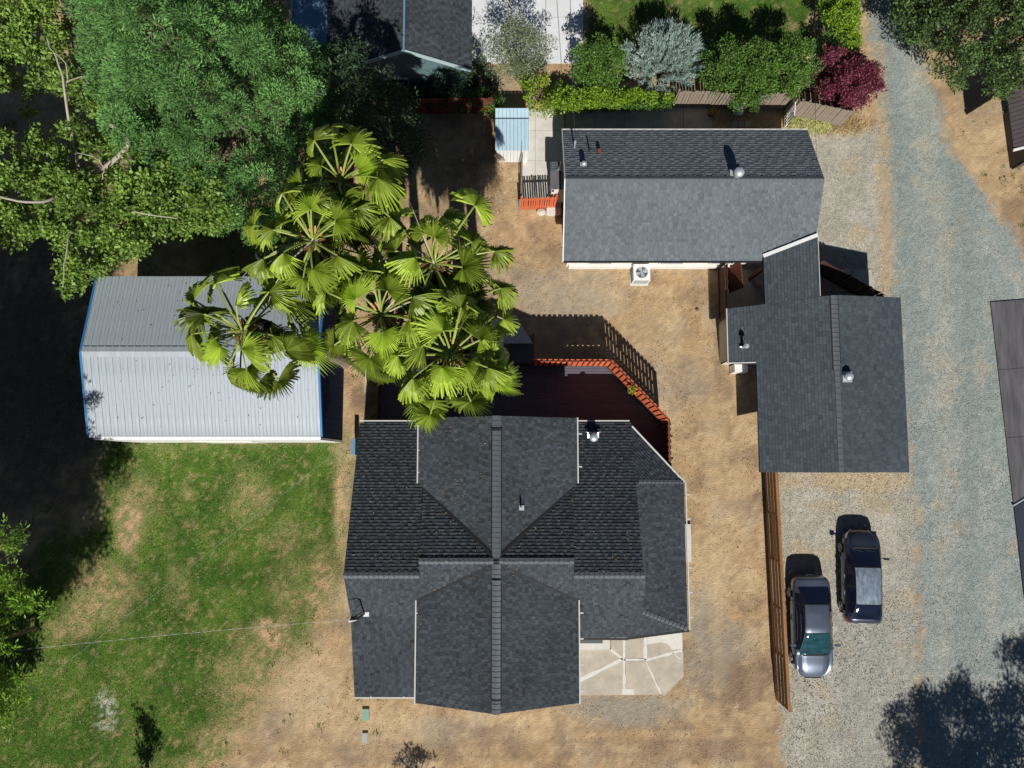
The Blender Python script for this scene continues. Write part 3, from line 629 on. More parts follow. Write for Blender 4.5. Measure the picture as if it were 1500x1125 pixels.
wh['label'] = 'white box cupboard standing at the carport bump-out, south side'; wh['category'] = 'cupboard'

# ================================================================== METAL SHED, west
S_ = thing('metal_shed', 'pale metal roofed shed with blue trim beside the lawn', 'shed')
sx0, sx1, sy0, sy1, syr, sE, sR = -17.9, -8.1, 1.18, 8.08, 4.66, 4.4, 5.35
tN = Plane((0, sy1, sE), (1, sy1, sE), (0, syr, sR)); tS = Plane((0, sy0, sE), (1, sy0, sE), (0, syr, sR))
npn = 32; pw = (sx1 - sx0) / npn
for pl, ya, yb in ((tN, syr + .06, sy1), (tS, sy0, syr - .06)):
    b = MB(); za, zb = pl(0, ya), pl(0, yb); w = pw - .008
    b.add([(0, ya, za), (w, ya, za), (w, yb, zb), (0, yb, zb)], [(0, 1, 2, 3)])
    for u in (0, ): b.add([(u, ya, za), (u, ya, za + .04), (u + .035, ya, za + .04), (u + .035, ya, za), (u, yb, zb), (u, yb, zb + .04), (u + .035, yb, zb + .04), (u + .035, yb, zb)], [(0, 1, 5, 4), (1, 2, 6, 5), (2, 3, 7, 6), (0, 3, 2, 1), (4, 5, 6, 7)])
    b.add([(w * .5, ya, za + .002), (w * .5 + .02, ya, za + .014), (w * .5 + .04, ya, za + .002), (w * .5, yb, zb + .002), (w * .5 + .02, yb, zb + .014), (w * .5 + .04, yb, zb + .002)], [(0, 1, 4, 3), (1, 2, 5, 4)])
    me = b.mesh('roof_panel', M['metal'])
    for i in range(npn): inst('roof_panel', me, S_, (sx0 + i * pw, 0, random.uniform(0, .004)))
    MB().prism(ccw([(sx0 + .02, ya), (sx1 - .02, ya), (sx1 - .02, yb), (sx0 + .02, yb)]), lambda x, y: pl(x, y) - .01, lambda x, y: pl(x, y) - .1).build('roof_deck', M['galv'], S_)
for s in (1, -1):
    g = .275; MB().add([(sx0 - .05, syr, sR + .045), (sx1 + .03, syr, sR + .045), (sx1 + .03, syr + s * .22, sR - .02), (sx0 - .05, syr + s * .22, sR - .02)], [(0, 1, 2, 3)]).build('ridge_cap', M['metal'], S_)
for x in (sx0 - .04, sx1 + .04):
    for ya, yb in ((syr, sy1), (syr, sy0)): MB().bar((x, ya, sR - .02), (x, yb, sE - .02), .09, .16).build('rake_trim', M['blue'], S_)
MB().bar((sx0, sy0 - .03, sE - .04), (sx1, sy0 - .03, sE - .04), .05, .12).build('eave_trim', M['white'], S_)
ROOFS['S'] = [(ccw([(sx0, syr), (sx1, syr), (sx1, sy1), (sx0, sy1)]), tN), (ccw([(sx0, sy0), (sx1, sy0), (sx1, syr), (sx0, syr)]), tS)]
MB().box(((sx0 + sx1) / 2 + .05, sy0 - .10, (sE - .1) / 2), (sx1 - sx0 - .16, .1, sE - .12)).build('wall', M['white'], S_)
# ribbed east and west walls: separate upright panels
for X, nm in ((sx1 - .04, 1), (sx0 + .06, -1)):
    n = 23; w = (sy1 - sy0) / n
    for i in range(n):
        ya = sy0 + i * w; yb = ya + w - .012
        za, zb = roof_h('S', sx0 + 1, min(ya + .01, sy1 - .02)) + .03, roof_h('S', sx0 + 1, min(yb, sy1 - .02)) + .03
        MB().add([(X - .02, ya, 0), (X - .02, yb, 0), (X - .02, yb, zb), (X - .02, ya, za), (X + .02, ya, 0), (X + .02, yb, 0), (X + .02, yb, zb), (X + .02, ya, za)],
                 [(0, 3, 2, 1), (4, 5, 6, 7), (0, 4, 7, 3), (1, 2, 6, 5), (3, 7, 6, 2)]).build('wall_panel', M['metalwall'], S_)
MB().box(((sx0 + sx1) / 2, sy1 - .03, 2.15), (sx1 - sx0 - .2, .05, 4.3)).build('wall', M['metalwall'], S_)
MB().box((-13, sy0 - .16, 1.2), (2.6, .04, 2.4)).build('roller_door', M['wallw'], S_)
MB().box((-13, sy0 - .1, 3.05), (7.4, .02, .02)).build('trim', M['white'], S_)
tp = thing('blue_tarp', 'small dark blue lean-to panel against the west end of the metal shed', 'panel')
a = P(112, 572, 2.4); c = P(120, 526, 2.4)
MB().add([(sx0 - .02, c.y, 2.5), (sx0 - .02, a.y, 2.5), (sx0 - .5, a.y - .05, 1.9), (sx0 - .15, c.y, 2.3)], [(0, 1, 2, 3)]).build('panel', M['blue'], tp)

# ================================================================== NEIGHBOUR HOUSE, top, and right-edge buildings
NB = thing('house', 'shaded teal walled house with dark gable roof at the top of the view', 'house')
bxw, bxe, bxr, by0, by1 = -8.6, -1.85, -4.72, 17.98, 30
uW = Plane((bxr, 0, 5.1), (bxr, 1, 5.1), (bxw, 0, 3.0)); uE = Plane((bxr, 0, 5.1), (bxr, 1, 5.1), (bxe, 0, 3.35))
slope(NB, [(bxw, by0), (bxr, by0), (bxr, 25), (bxw, 25)], uW, M['shingle'], key='B')
slope(NB, [(bxr, by0), (bxe, by0), (bxe, 25), (bxr, 25)], uE, M['shingle'], key='B', butt=.03)
for pl_, xa_ in ((uW, bxw), (uE, bxe)): MB().prism(ccw([(xa_, 25), (bxr, 25), (bxr, by1), (xa_, by1)]), pl_, lambda x, y: pl_(x, y) - .1).build('roof_slab', M['shingle'], NB)
MB().bar((bxr, by0, 5.14), (bxr, 25, 5.14), .07, .04).build('ridge_trim', M['slate'], NB)
MB().bar((bxw, by0 - .04, 2.98), (bxr, by0 - .04, 5.08), .05, .2).bar((bxr, by0 - .04, 5.08), (bxe, by0 - .04, 3.33), .05, .2).build('bargeboard', M['tealtrim'], NB)
MB().add([(bxw + .7, by0 + .3, 0), (bxe - .3, by0 + .3, 0), (bxe - .3, by0 + .3, 3.4), (bxr, by0 + .3, 4.98), (bxw + .7, by0 + .3, 3.25)], [(0, 1, 2, 3, 4)]).build('gable_wall', M['teal'], NB)
MB().add([(bxw + .7, by0 + .3, 0), (bxw + .7, by1, 0), (bxw + .7, by1, 3.25), (bxw + .7, by0 + .3, 3.25)], [(0, 1, 2, 3)]).build('wall', M['teal'], NB)
MB().add([(bxe - .3, by0 + .3, 0), (bxe - .3, by1, 0), (bxe - .3, by1, 3.35), (bxe - .3, by0 + .3, 3.35)], [(0, 3, 2, 1)]).build('wall', M['teal'], NB)
window(NB, -5.5, by0 + .3, 1.6, 1.1, 1.0, (0, -1))
MB().prism(ccw([(-10.35, 19.3), (bxw - .02, 19.3), (bxw - .02, by1), (-10.35, by1)]), lambda x, y: 2.6 + (x + 10.35) * .12, lambda x, y: 2.5 + (x + 10.35) * .12).build('side_roof', M['slate'], NB)
MB().bar((-10.4, 19.3, 2.58), (-10.4, by1, 2.58), .09, .1).build('gutter', M['tealtrim'], NB)
for y in (19.5, 22.5, 25.5): MB().box((-10.2, y, 1.27), (.1, .1, 2.54)).build('post', M['tealtrim'], NB)

def slab(parent, poly, z=.06, m=None, name='slab'): return MB().prism(ccw(poly), z, -.04).build(name, m or M['concrete'], parent)
def gp(pts, h=0.0): return [tuple(P(x, y, h)[:2]) for x, y in pts]
AP = thing('asphalt_pad', None, None); AP['kind'] = 'structure'
def lerp2(a, b, t): return (a[0] + (b[0] - a[0]) * t, a[1] + (b[1] - a[1]) * t)
for i in range(3):
    for j in range(3):
        A0, A1 = (1450, 443), (1484, 741); L0, L1 = lerp2(A0, A1, i / 3), lerp2(A0, A1, (i + 1) / 3 - .002); u0, u1 = j * 62, j * 62 + 61.7
        slab(AP, gp([(L0[0] + u0, L0[1] - u0 * .08), (L0[0] + u1, L0[1] - u1 * .08), (L1[0] + u1, L1[1] - u1 * (.08 if i < 2 else .6)), (L1[0] + u0, L1[1] - u0 * (.08 if i < 2 else .6))]), .07 + .004 * ((i + j) % 2), M['barn'])
SP = thing('dark_pad', None, None); SP['kind'] = 'structure'  # flush dark navy slabs with pale edging, next to the asphalt
for j in range(3):
    u0, u1 = j * 62, j * 62 + 61.7
    slab(SP, gp([(1484 + u0, 743 - u0 * .6), (1484 + u1, 743 - u1 * .6), (1512 + u1, 985), (1512 + u0, 985)]), .09, M['navy'])
MB().bar(P(1484, 741, .1), P(1560, 695, .1), .07, .06).build('edging', M['galv'], SP)

B3 = thing('cabin', 'dark purple roofed cabin with white gable trim at upper right edge', 'cabin')
c0 = P(1474, 128, 3.2); c1 = P(1485, 218, 3.2); c2 = P(1506, 210, 3.9)
b3p = Plane(c0, c1, (c1.x + 2, c1.y + .5, 4.3))
n = 14
for i in range(n):
    y0_, y1_ = c0.y + (c1.y - c0.y) * i / n, c0.y + (c1.y - c0.y) * (i + 1) / n + .03; xs = c0.x + (c1.x - c0.x) * (i + .5) / n
    MB().prism(ccw([(xs, y0_), (xs + 3, y0_ + .5), (xs + 3, y1_ + .5), (xs, y1_)]), lambda x, y: b3p(x, y), lambda x, y: b3p(x, y) - .08).build('roof_panel', M['rust'], B3)
MB().bar((c1.x, c1.y - .05, 3.15), (c1.x + 2.6, c1.y + .35, 4.3), .06, .25).build('bargeboard', M['white'], B3)
walls(B3, [(c0.x + 1.9, c0.y + .2), (c1.x + 1.9, c1.y + .3), (c1.x + 2.8, c1.y + .6), (c0.x + 2.8, c0.y + .6)], 'B3', M['rust'], 3.0)

# ================================================================== PAVING
PT = thing('patio', None, None); PT['kind'] = 'structure'
J = [(912, 966), (944, 966)]
for pl_ in ([(820, 900), (893, 900), (893, 951), (911, 963), (820, 1008)], [(895, 900), (914, 900), (914, 965), (895, 951)], [(916, 900), (943, 900), (943, 964), (916, 964)],
            [(946, 900), (999, 900), (1000, 951), (947, 966)], [(911, 966), (914, 967), (914, 1017.5), (820, 1018), (820, 1011)], [(916, 968), (944, 968), (968, 1017), (916, 1017.5)], [(947, 968), (1000, 953), (1001, 990), (974, 1017), (970, 1017)]):
    slab(PT, gp(pl_))
fl = MB()
for a, c, w in (((914, 925), (914, 966), .10), ((945, 925), (945, 966), .14), ((914, 966), (945, 966), .1), ((914, 966), (914, 1016), .12), ((945, 967), (968, 1016), .07), ((912, 965), (824, 1008.5), .17), ((912, 965), (894, 951), .12), ((945, 967), (999, 952), .12), ((985, 956), (998, 966), .05)):
    p, q = P(*a), P(*c); d = (q - p).normalized(); s = Vector((-d.y, d.x, 0)); n = 8; T = []
    for i in range(n + 1): 
        r_ = p.lerp(q, i / n); k = w * random.uniform(.35, .65); T += [(r_ + s * k) + Vector((0, 0, .064)), (r_ - s * k) + Vector((0, 0, .064))]
    fl.add(T, [(2 * i, 2 * i + 1, 2 * i + 3, 2 * i + 2) for i in range(n)])
fl.add([(*P(x, y)[:2], .068) for x, y in ((947, 925), (998, 925), (999, 950), (984, 951), (978, 943), (966, 940), (948, 944))], [tuple(range(7))[::-1]])
fl.add([(*P(x, y)[:2], .068) for x, y in ((911, 1008), (927, 1008), (929, 1017), (911, 1017))], [tuple(range(4))[::-1]])
fl.build('crack_filler', M['patchw'], PT)
slab(PT, gp([(820, 935), (893, 935), (893, 950), (820, 950)]), .16, M['concrete_w'], 'step')
mt = MB().prism(ccw(gp([(840, 931), (883, 931), (883, 942.5), (840, 942.5)], .2)), .185, .162).build('door_mat', M['slate']); mt['label'] = 'dark grey door mat on the patio step'; mt['category'] = 'mat'
mt.data.materials[0] = mat('grey mat', (.11, .12, .13), .95, noise=.2, nscale=40)
W1 = thing('walkway', None, None); W1['kind'] = 'structure'
xs = [765, 784, 826]; ys = [160, 192, 236, 290]
for i in range(2):
    for j in range(3): slab(W1, gp([(xs[i] + .25, ys[j] + .25), (xs[i + 1] - .25, ys[j] + .25), (xs[i + 1] - .25, ys[j + 1] - .25), (xs[i] + .25, ys[j + 1] - .25)]), .05, M['concrete_w'])
for a in range(5):
    x = 829 + a * 43; slab(W1, gp([(x, 155), (x + 42.3, 155), (x + 42.3, 228), (x, 228)]), .05)
for i in range(3):
    for j in range(3): slab(W1, gp([(1072 + i * 9.5, 178 + j * 9.5), (1080 + i * 9.5, 178 + j * 9.5), (1080 + i * 9.5, 186 + j * 9.5), (1072 + i * 9.5, 186 + j * 9.5)]), .04, M['concrete'], 'paver')
W2 = thing('courtyard', None, None); W2['kind'] = 'structure'
for i in range(3):
    for j in range(2): slab(W2, gp([(1064 + i * 21, 385 + j * 35), (1084.5 + i * 21, 385 + j * 35), (1084.5 + i * 21, 419.5 + j * 35), (1064 + i * 21, 419.5 + j * 35)]), .05, M['concrete'])
for i in range(3):
    for j in range(2): slab(W2, gp([(1190 + i * 29, 395 + j * 34), (1218 + i * 29, 395 + j * 34), (1218 + i * 29, 428 + j * 34), (1190 + i * 29, 428 + j * 34)]), .05, M['concrete'])
st = MB().box((*P(1006, 795)[:2], .06), (.36, 1.75, .14)).build('door_step', M['concrete_w']); st['label'] = 'pale concrete step along the east side of the main house'; st['category'] = 'step'
DW = thing('driveway', None, None); DW['kind'] = 'structure'
for i in range(3):
    for j in range(3):
        a, b_ = 690 + i * 55, 689 + (i + 1) * 55; c, d = -110 + j * 68, -111 + (j + 1) * 68
        slab(DW, gp([(a, c), (b_, c), (b_, d), (a if not (i == 2 and j == 2) else a, d)]), .05, mat('bright concrete', (.66, .68, .70), .9, noise=.08, nscale=2, patch=.05, pscale=.6) if (i, j) == (0, 0) else bpy.data.materials['bright concrete'])
LID = MB().prism(ccw(gp([(700, 466), (757, 466), (781, 503), (716, 503)], .35)), .38, 0).build('plinth', M['concrete_w']); LID['label'] = 'pale flat plinth half hidden under palm fronds beside the deck'; LID['category'] = 'plinth'

# ================================================================== FENCES
def board_fence(name, label, pts, h, m, bw=.14, gap=.012, lean=(0, 0), post=2.4, rails=(.3, 1.5), th=.02, z0=.04, jag=.02, group=None, rail_m=None, side=1):
    """upright boards along a ground line; lean = shift of the top"""
    p0 = Vector((*pts[0], 0)); t = thing(name, label, 'fence', p0, group); meshes = {}
    for hh in (h, h - jag, h + jag):
        b = MB(); x, y = bw / 2, th / 2
        V = [(-x, -y, z0), (x, -y, z0), (x, y, z0), (-x, y, z0)] + [(u + lean[0], v + lean[1], hh) for u, v in ((-x, -y), (x, -y), (x, y), (-x, y))]
        b.add(V, [(0, 3, 2, 1), (4, 5, 6, 7), (0, 1, 5, 4), (1, 2, 6, 5), (2, 3, 7, 6), (3, 0, 4, 7)]); meshes[hh] = b.mesh('board', m)
    ml = list(meshes.values())
    for a, c in zip(pts[:-1], pts[1:]):
        a, c = Vector((*a, 0)), Vector((*c, 0)); L = (c - a).length; az = math.atan2(c.y - a.y, c.x - a.x); n = max(1, int(L / (bw + gap)))
        for i in range(n):
            # lean is given in the world frame: undo the board's own turn
            o = inst('board', random.choice(ml), t, a + (c - a) * ((i + .5) / n) - p0 + Vector((0, 0, random.uniform(-.015, .015))), (random.uniform(-.012, .012), random.uniform(-.01, .01), az + random.uniform(-.02, .02)))
        nn = Vector((math.sin(az), -math.cos(az), 0)) * -.045 * side
        for r in rails: MB().bar(a - p0 + nn + Vector((lean[0] * r / h, lean[1] * r / h, r)), c - p0 + nn + Vector((lean[0] * r / h, lean[1] * r / h, r)), .04, .09).build('rail', rail_m or m, t)
        k = max(1, round(L / post))
        for i in range(k + 1): MB().box(a.lerp(c, i / k) - p0 + nn * 2.2 + Vector((0, 0, h / 2)), (.09, .09, h - .05), az).build('fence_post', rail_m or m, t)
    return t
# long horizontal-board fence between yard and driveway
fa, fb = P(1119, 685), P(1137, 1024); FH = 1.75
LF = thing('fence', 'long brown fence of horizontal boards between dirt yard and gravel driveway', 'fence', fa)
d = fb - fa; nb = 5
for i in range(nb):
    a = d * (i / nb); c = d * ((i + 1) / nb) - d.normalized() * .01
    for k in range(8):
        z = .12 + k * .215; of = Vector((-.02 - .018 * (k % 2) + random.uniform(-.006, .006), 0, 0))
        MB().bar(a + of + Vector((0, 0, z)), c + of + Vector((0, 0, z + random.uniform(-.006, .006))), .022, .17, random.random()).build('board', M['brownboard'], LF)
    MB().box(a + Vector((.07, .04, FH / 2)), (.09, .09, FH)).build('fence_post', M['brownboard'], LF)
MB().box(d + Vector((.07, -.02, FH / 2)), (.09, .09, FH)).build('fence_post', M['brownboard'], LF)
MB().bar(Vector((.0, 0, FH + .03)), d + Vector((.0, 0, FH + .03)), .14, .03).build('cap_rail', M['brownboard'], LF)
# orange red picket gate section west of the north house
a, c = P(763.5, 308), P(813, 306)
board_fence('fence', 'short orange red board fence at the end of the concrete walkway', [a[:2], c[:2]], 1.72, M['redfence'], bw=.085, gap=.02, jag=.01, rails=(.35, 1.4))
q = P(764, 306); q2 = P(765, 226)
board_fence('fence', 'thin fence seen edge-on between dirt yard and concrete walkway', [(q.x, q.y), (q2.x, q2.y)], 1.3, M['greyboard'], bw=.12, gap=.03)
r_ = bpy.data.objects.new('boulder', None)
def rock(name, label, x, y, z, r, m=M['stone'], flat=.6, cat='stone'):
    b = MB(); n1, n2 = 9, 6; V = []; F = []
    for i in range(n2 + 1):
        t = math.pi * i / n2
        for k in range(n1):
            p = 2 * math.pi * k / n1; rr = r * random.uniform(.82, 1.1); V.append((x + rr * math.sin(t) * math.cos(p), y + rr * math.sin(t) * math.sin(p) * .8, z + rr * math.cos(t) * flat))
    for i in range(n2):
        for k in range(n1): F.append((i * n1 + k, i * n1 + (k + 1) % n1, (i + 1) * n1 + (k + 1) % n1, (i + 1) * n1 + k))
    b.add(V, F); return b.build(name, m, None, True, label=label, cat=cat)
v = P(790, 310); rock('stone', 'pale stone lying in front of the short orange red fence', v.x + .1, v.y - .05, .1, .26)
# courtyard fence beside the link roof
a, c, e = P(1051, 389), P(1053, 472), P(1052, 432)
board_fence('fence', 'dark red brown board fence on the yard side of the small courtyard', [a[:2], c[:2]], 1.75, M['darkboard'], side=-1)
g0, g1, g2 = P(1062, 388, 0), P(1066, 430, 0), P(1066, 430, 0)
t = thing('gate', 'red brown board gate leaning open inside the small courtyard', 'gate', g0)
for i in range(8):
    a_ = (g1 - g0) * (i / 8); c_ = (g1 - g0) * ((i + .93) / 8)
    MB().add([a_, c_, c_ + Vector((.32, -.05, 1.45)), a_ + Vector((.32, -.05, 1.45)), a_ + Vector((.03, 0, 0)), c_ + Vector((.03, 0, 0)), c_ + Vector((.35, -.05, 1.45)), a_ + Vector((.35, -.05, 1.45))],
             [(0, 3, 2, 1), (4, 5, 6, 7), (0, 4, 7, 3), (1, 2, 6, 5), (3, 7, 6, 2)]).build('board', M['redbrown'], t)
# courtyard fence east of the link roof
a, c = P(1185, 395), P(1270, 443)
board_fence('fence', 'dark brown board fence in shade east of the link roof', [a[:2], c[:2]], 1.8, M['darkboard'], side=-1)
# weathered panels behind the north house: leaning sections
wf = [((985, 158), (1038, 158), 'weathered fence panel beside the silver shrub, westmost of the grey panels', (0, .0)),
      ((1037, 160), (1066, 160), 'weathered fence panel just right of the westmost grey panel', (.05, 0)),
      ((1099, 160), (1150, 161), 'weathered fence panel between the dark green shrubs and the white lattice gate', (.0, .0)),
      ((1150, 172), (1168, 174), 'short weathered fence panel by the white lattice gate', (.1, .0)),
      ((1158, 172), (1229, 186), 'weathered fence panel beside the purple leaved tree', (.0, 0))]
for (p, q, lb, ln) in wf:
    a, c = P(*p), P(*q); board_fence('fence', lb, [a[:2], c[:2]], 1.75, M['greyboard'], bw=.13, gap=.012, lean=ln, jag=.03, group='weathered fence panels behind the north house', side=1)
a, c = P(1148, 188), P(1150, 160)
t = thing('gate', 'narrow white lattice gate north of the long low house', 'gate', a)
for i in range(7): MB().box((c - a) * (i / 6) + Vector((0, 0, .8)), (.03, .05, 1.5), math.atan2(c.y - a.y, c.x - a.x)).build('slat', M['white'], t)
for z in (.3, 1.5): MB().bar(Vector((0, 0, z)), (c - a) + Vector((0, 0, z)), .05, .06).build('rail', M['white'], t)
# fence in the shade at the back of the dirt yard, behind the bushes
a, c = P(545, 168), P(722, 166)
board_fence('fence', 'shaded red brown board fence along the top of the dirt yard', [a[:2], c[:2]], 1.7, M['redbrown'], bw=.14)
# hedge fence behind vine
a, c = P(728, 160), P(985, 160)

# storage shed, white, corrugated
v = P(728, 238); v2 = P(767, 163, 1.5)
M['shedroof'] = mat('shade blue sheeting', (.42, .58, .68), .5, noise=.08, nscale=4)  # white roof coloured blue to stand for the palms' shade on it
SS = thing('storage_shed', 'small white storage shed with shade-blue roof partly shaded beside the walkway', 'shed', (v.x, v.y, 0))
w_, d_ = v2.x - v.x + .2, v2.y - v.y + .1
n = 9
for seg, (u0, u1) in enumerate(((0, .74), (.755, 1.0))):
    for i in range(n):
        xa = -.05 + (w_ + .1) * i / n; xb = -.05 + (w_ + .1) * (i + 1) / n - .006; y0_, y1_ = d_ * u0, d_ * u1
        MB().add([(xa, y0_, 1.5), (xb - .03, y0_, 1.5), (xb, y0_, 1.53), (xa, y1_, 1.62), (xb - .03, y1_, 1.62), (xb, y1_, 1.65)], [(0, 1, 4, 3), (1, 2, 5, 4)]).build('roof_panel', M['shedroof'], SS)
for i in range(n):
    xa = (w_) * i / n; MB().box((xa + w_ / n / 2, .03, .74), (w_ / n - .01, .03, 1.47)).build('wall_panel', M['white'], SS)
MB().box((.03, d_ / 2, .74), (.04, d_ - .1, 1.47)).box((w_ - .03, d_ / 2, .74), (.04, d_ - .1, 1.47)).box((w_ / 2, d_ - .03, .74), (w_ - .1, .04, 1.47)).build('wall', M['white'], SS)

# AC condenser
v = P(925, 416); AC = thing('air_conditioner', 'white air conditioning unit with round fan grille against the low house', 'air conditioner', (v.x, v.y, 0))
w = .74; b = MB()
MB().box((w / 2, w / 2 - .02, .03), (w + .14, w + .14, .08)).build('pad', M['concrete_w'], AC)
for (x, y) in ((0, 0), (w, 0), (0, w), (w, w)): b.box((x, y, .46), (.06, .06, .8))
b.build('frame', M['white'], AC)
for k in range(13):
    z = .12 + k * .055; bb = MB()
    bb.box((w / 2, 0, z), (w - .06, .02, .022)).box((w / 2, w, z), (w - .06, .02, .022)).box((0, w / 2, z), (.02, w - .06, .022)).box((w, w / 2, z), (.02, w - .06, .022)); bb.build('louvre', M['galv'], AC)
MB().box((w / 2, w / 2, .45), (w - .1, w - .1, .7)).build('coil', M['black'], AC)
b = MB(); n = 28; V = []; F = []
for k in range(n):
    t = 2 * math.pi * k / n; c_, s_ = math.cos(t), math.sin(t); mx_ = max(abs(c_), abs(s_))
    V += [(w / 2 + (w / 2 + .03) * c_ / mx_, w / 2 + (w / 2 + .03) * s_ / mx_, .88), (w / 2 + .29 * c_, w / 2 + .29 * s_, .90), (w / 2 + .28 * c_, w / 2 + .28 * s_, .80)]
for k in range(n): j = (k + 1) % n; F += [(3 * k, 3 * j, 3 * j + 1, 3 * k + 1), (3 * k + 1, 3 * j + 1, 3 * j + 2, 3 * k + 2)]
b.add(V, F).build('top_panel', M['white'], AC)
b = MB()
for rr in (.08, .14, .20, .26): b.tube([(w / 2 + rr * math.cos(t * math.pi / 10), w / 2 + rr * math.sin(t * math.pi / 10), .90) for t in range(21)], .006, 4)
for k in range(8): b.bar((w / 2, w / 2, .905), (w / 2 + .29 * math.cos(k * math.pi / 4 + .2), w / 2 + .29 * math.sin(k * math.pi / 4 + .2), .9), .012)
b.build('fan_grille', M['galv'], AC)
fan = MB().tube([(w / 2, w / 2, .8), (w / 2, w / 2, .86)], .07, 12)
for k in range(4):
    t = k * math.pi / 2 + .3; e1 = Vector((math.cos(t), math.sin(t), 0)); e2 = Vector((-math.sin(t), math.cos(t), 0)); c0_ = Vector((w / 2, w / 2, .83))
    fan.add([c0_ + e1 * .05 + e2 * .03, c0_ + e1 * .26 + e2 * .12 + Vector((0, 0, .03)), c0_ + e1 * .26 - e2 * .1 - Vector((0, 0, .03)), c0_ + e1 * .05 - e2 * .03], [(0, 1, 2, 3)])
fan.build('fan', M['galv'], AC)
v = P(1021, 454); rock('stone', 'small dark stone beside a little hole in the dirt yard', v.x, v.y, .05, .09, M['bark'])
v = P(536, 1046); MB().box((v.x, v.y, .06), (.32, .5, .12)).build('valve_box', M['greenlid'], label='green lidded utility box near the house corner', cat='utility box')
v = P(535, 1080); MB().box((v.x, v.y, .05), (.26, .42, .1)).build('valve_box', M['greylid'], label='grey lidded utility box below the green one', cat='utility box')
v = P(521, 655); mbx = MB().box((v.x + .1, v.y, .9), (.2, .75, .5)).box((v.x + .1, v.y, .45), (.08, .3, .9)).build('meter_cabinet', M['slate'], label='blue grey meter cabinet on the west wall of the main house', cat='cabinet')
v = P(1080, 175); GRILL = thing('barbecue', 'round kettle barbecue in the shade under the shrub north of the low house', 'barbecue', (P(1075, 172).x, P(1075, 172).y, 0))
b = MB(); V = [(0, 0, .62 + .0)]
MB().tube([(0, 0, .6), (0, 0, .66), (0, 0, .78), (0, 0, .92), (0, 0, .98)], [.12, .24, .29, .2, .02], 16).build('bowl', M['galv'], GRILL, True)
for k in range(3): MB().bar((.1 * math.cos(k * 2.1), .1 * math.sin(k * 2.1), .62), (.26 * math.cos(k * 2.1), .26 * math.sin(k * 2.1), 0), .03).build('leg', M['black'], GRILL)
v = P(1041, 168); FP = thing('flower_pot', 'orange flowering plant in a pot by the back fence', 'plant', (v.x, v.y, 0))
MB().tube([(0, 0, 0), (0, 0, .3)], [.14, .2], 12).build('pot', M['redbrown'], FP)
leafmass('flowers', FP, M['yellowv'], [(0, 0, .4, .22)], 1500, .08, .6, seed=8)

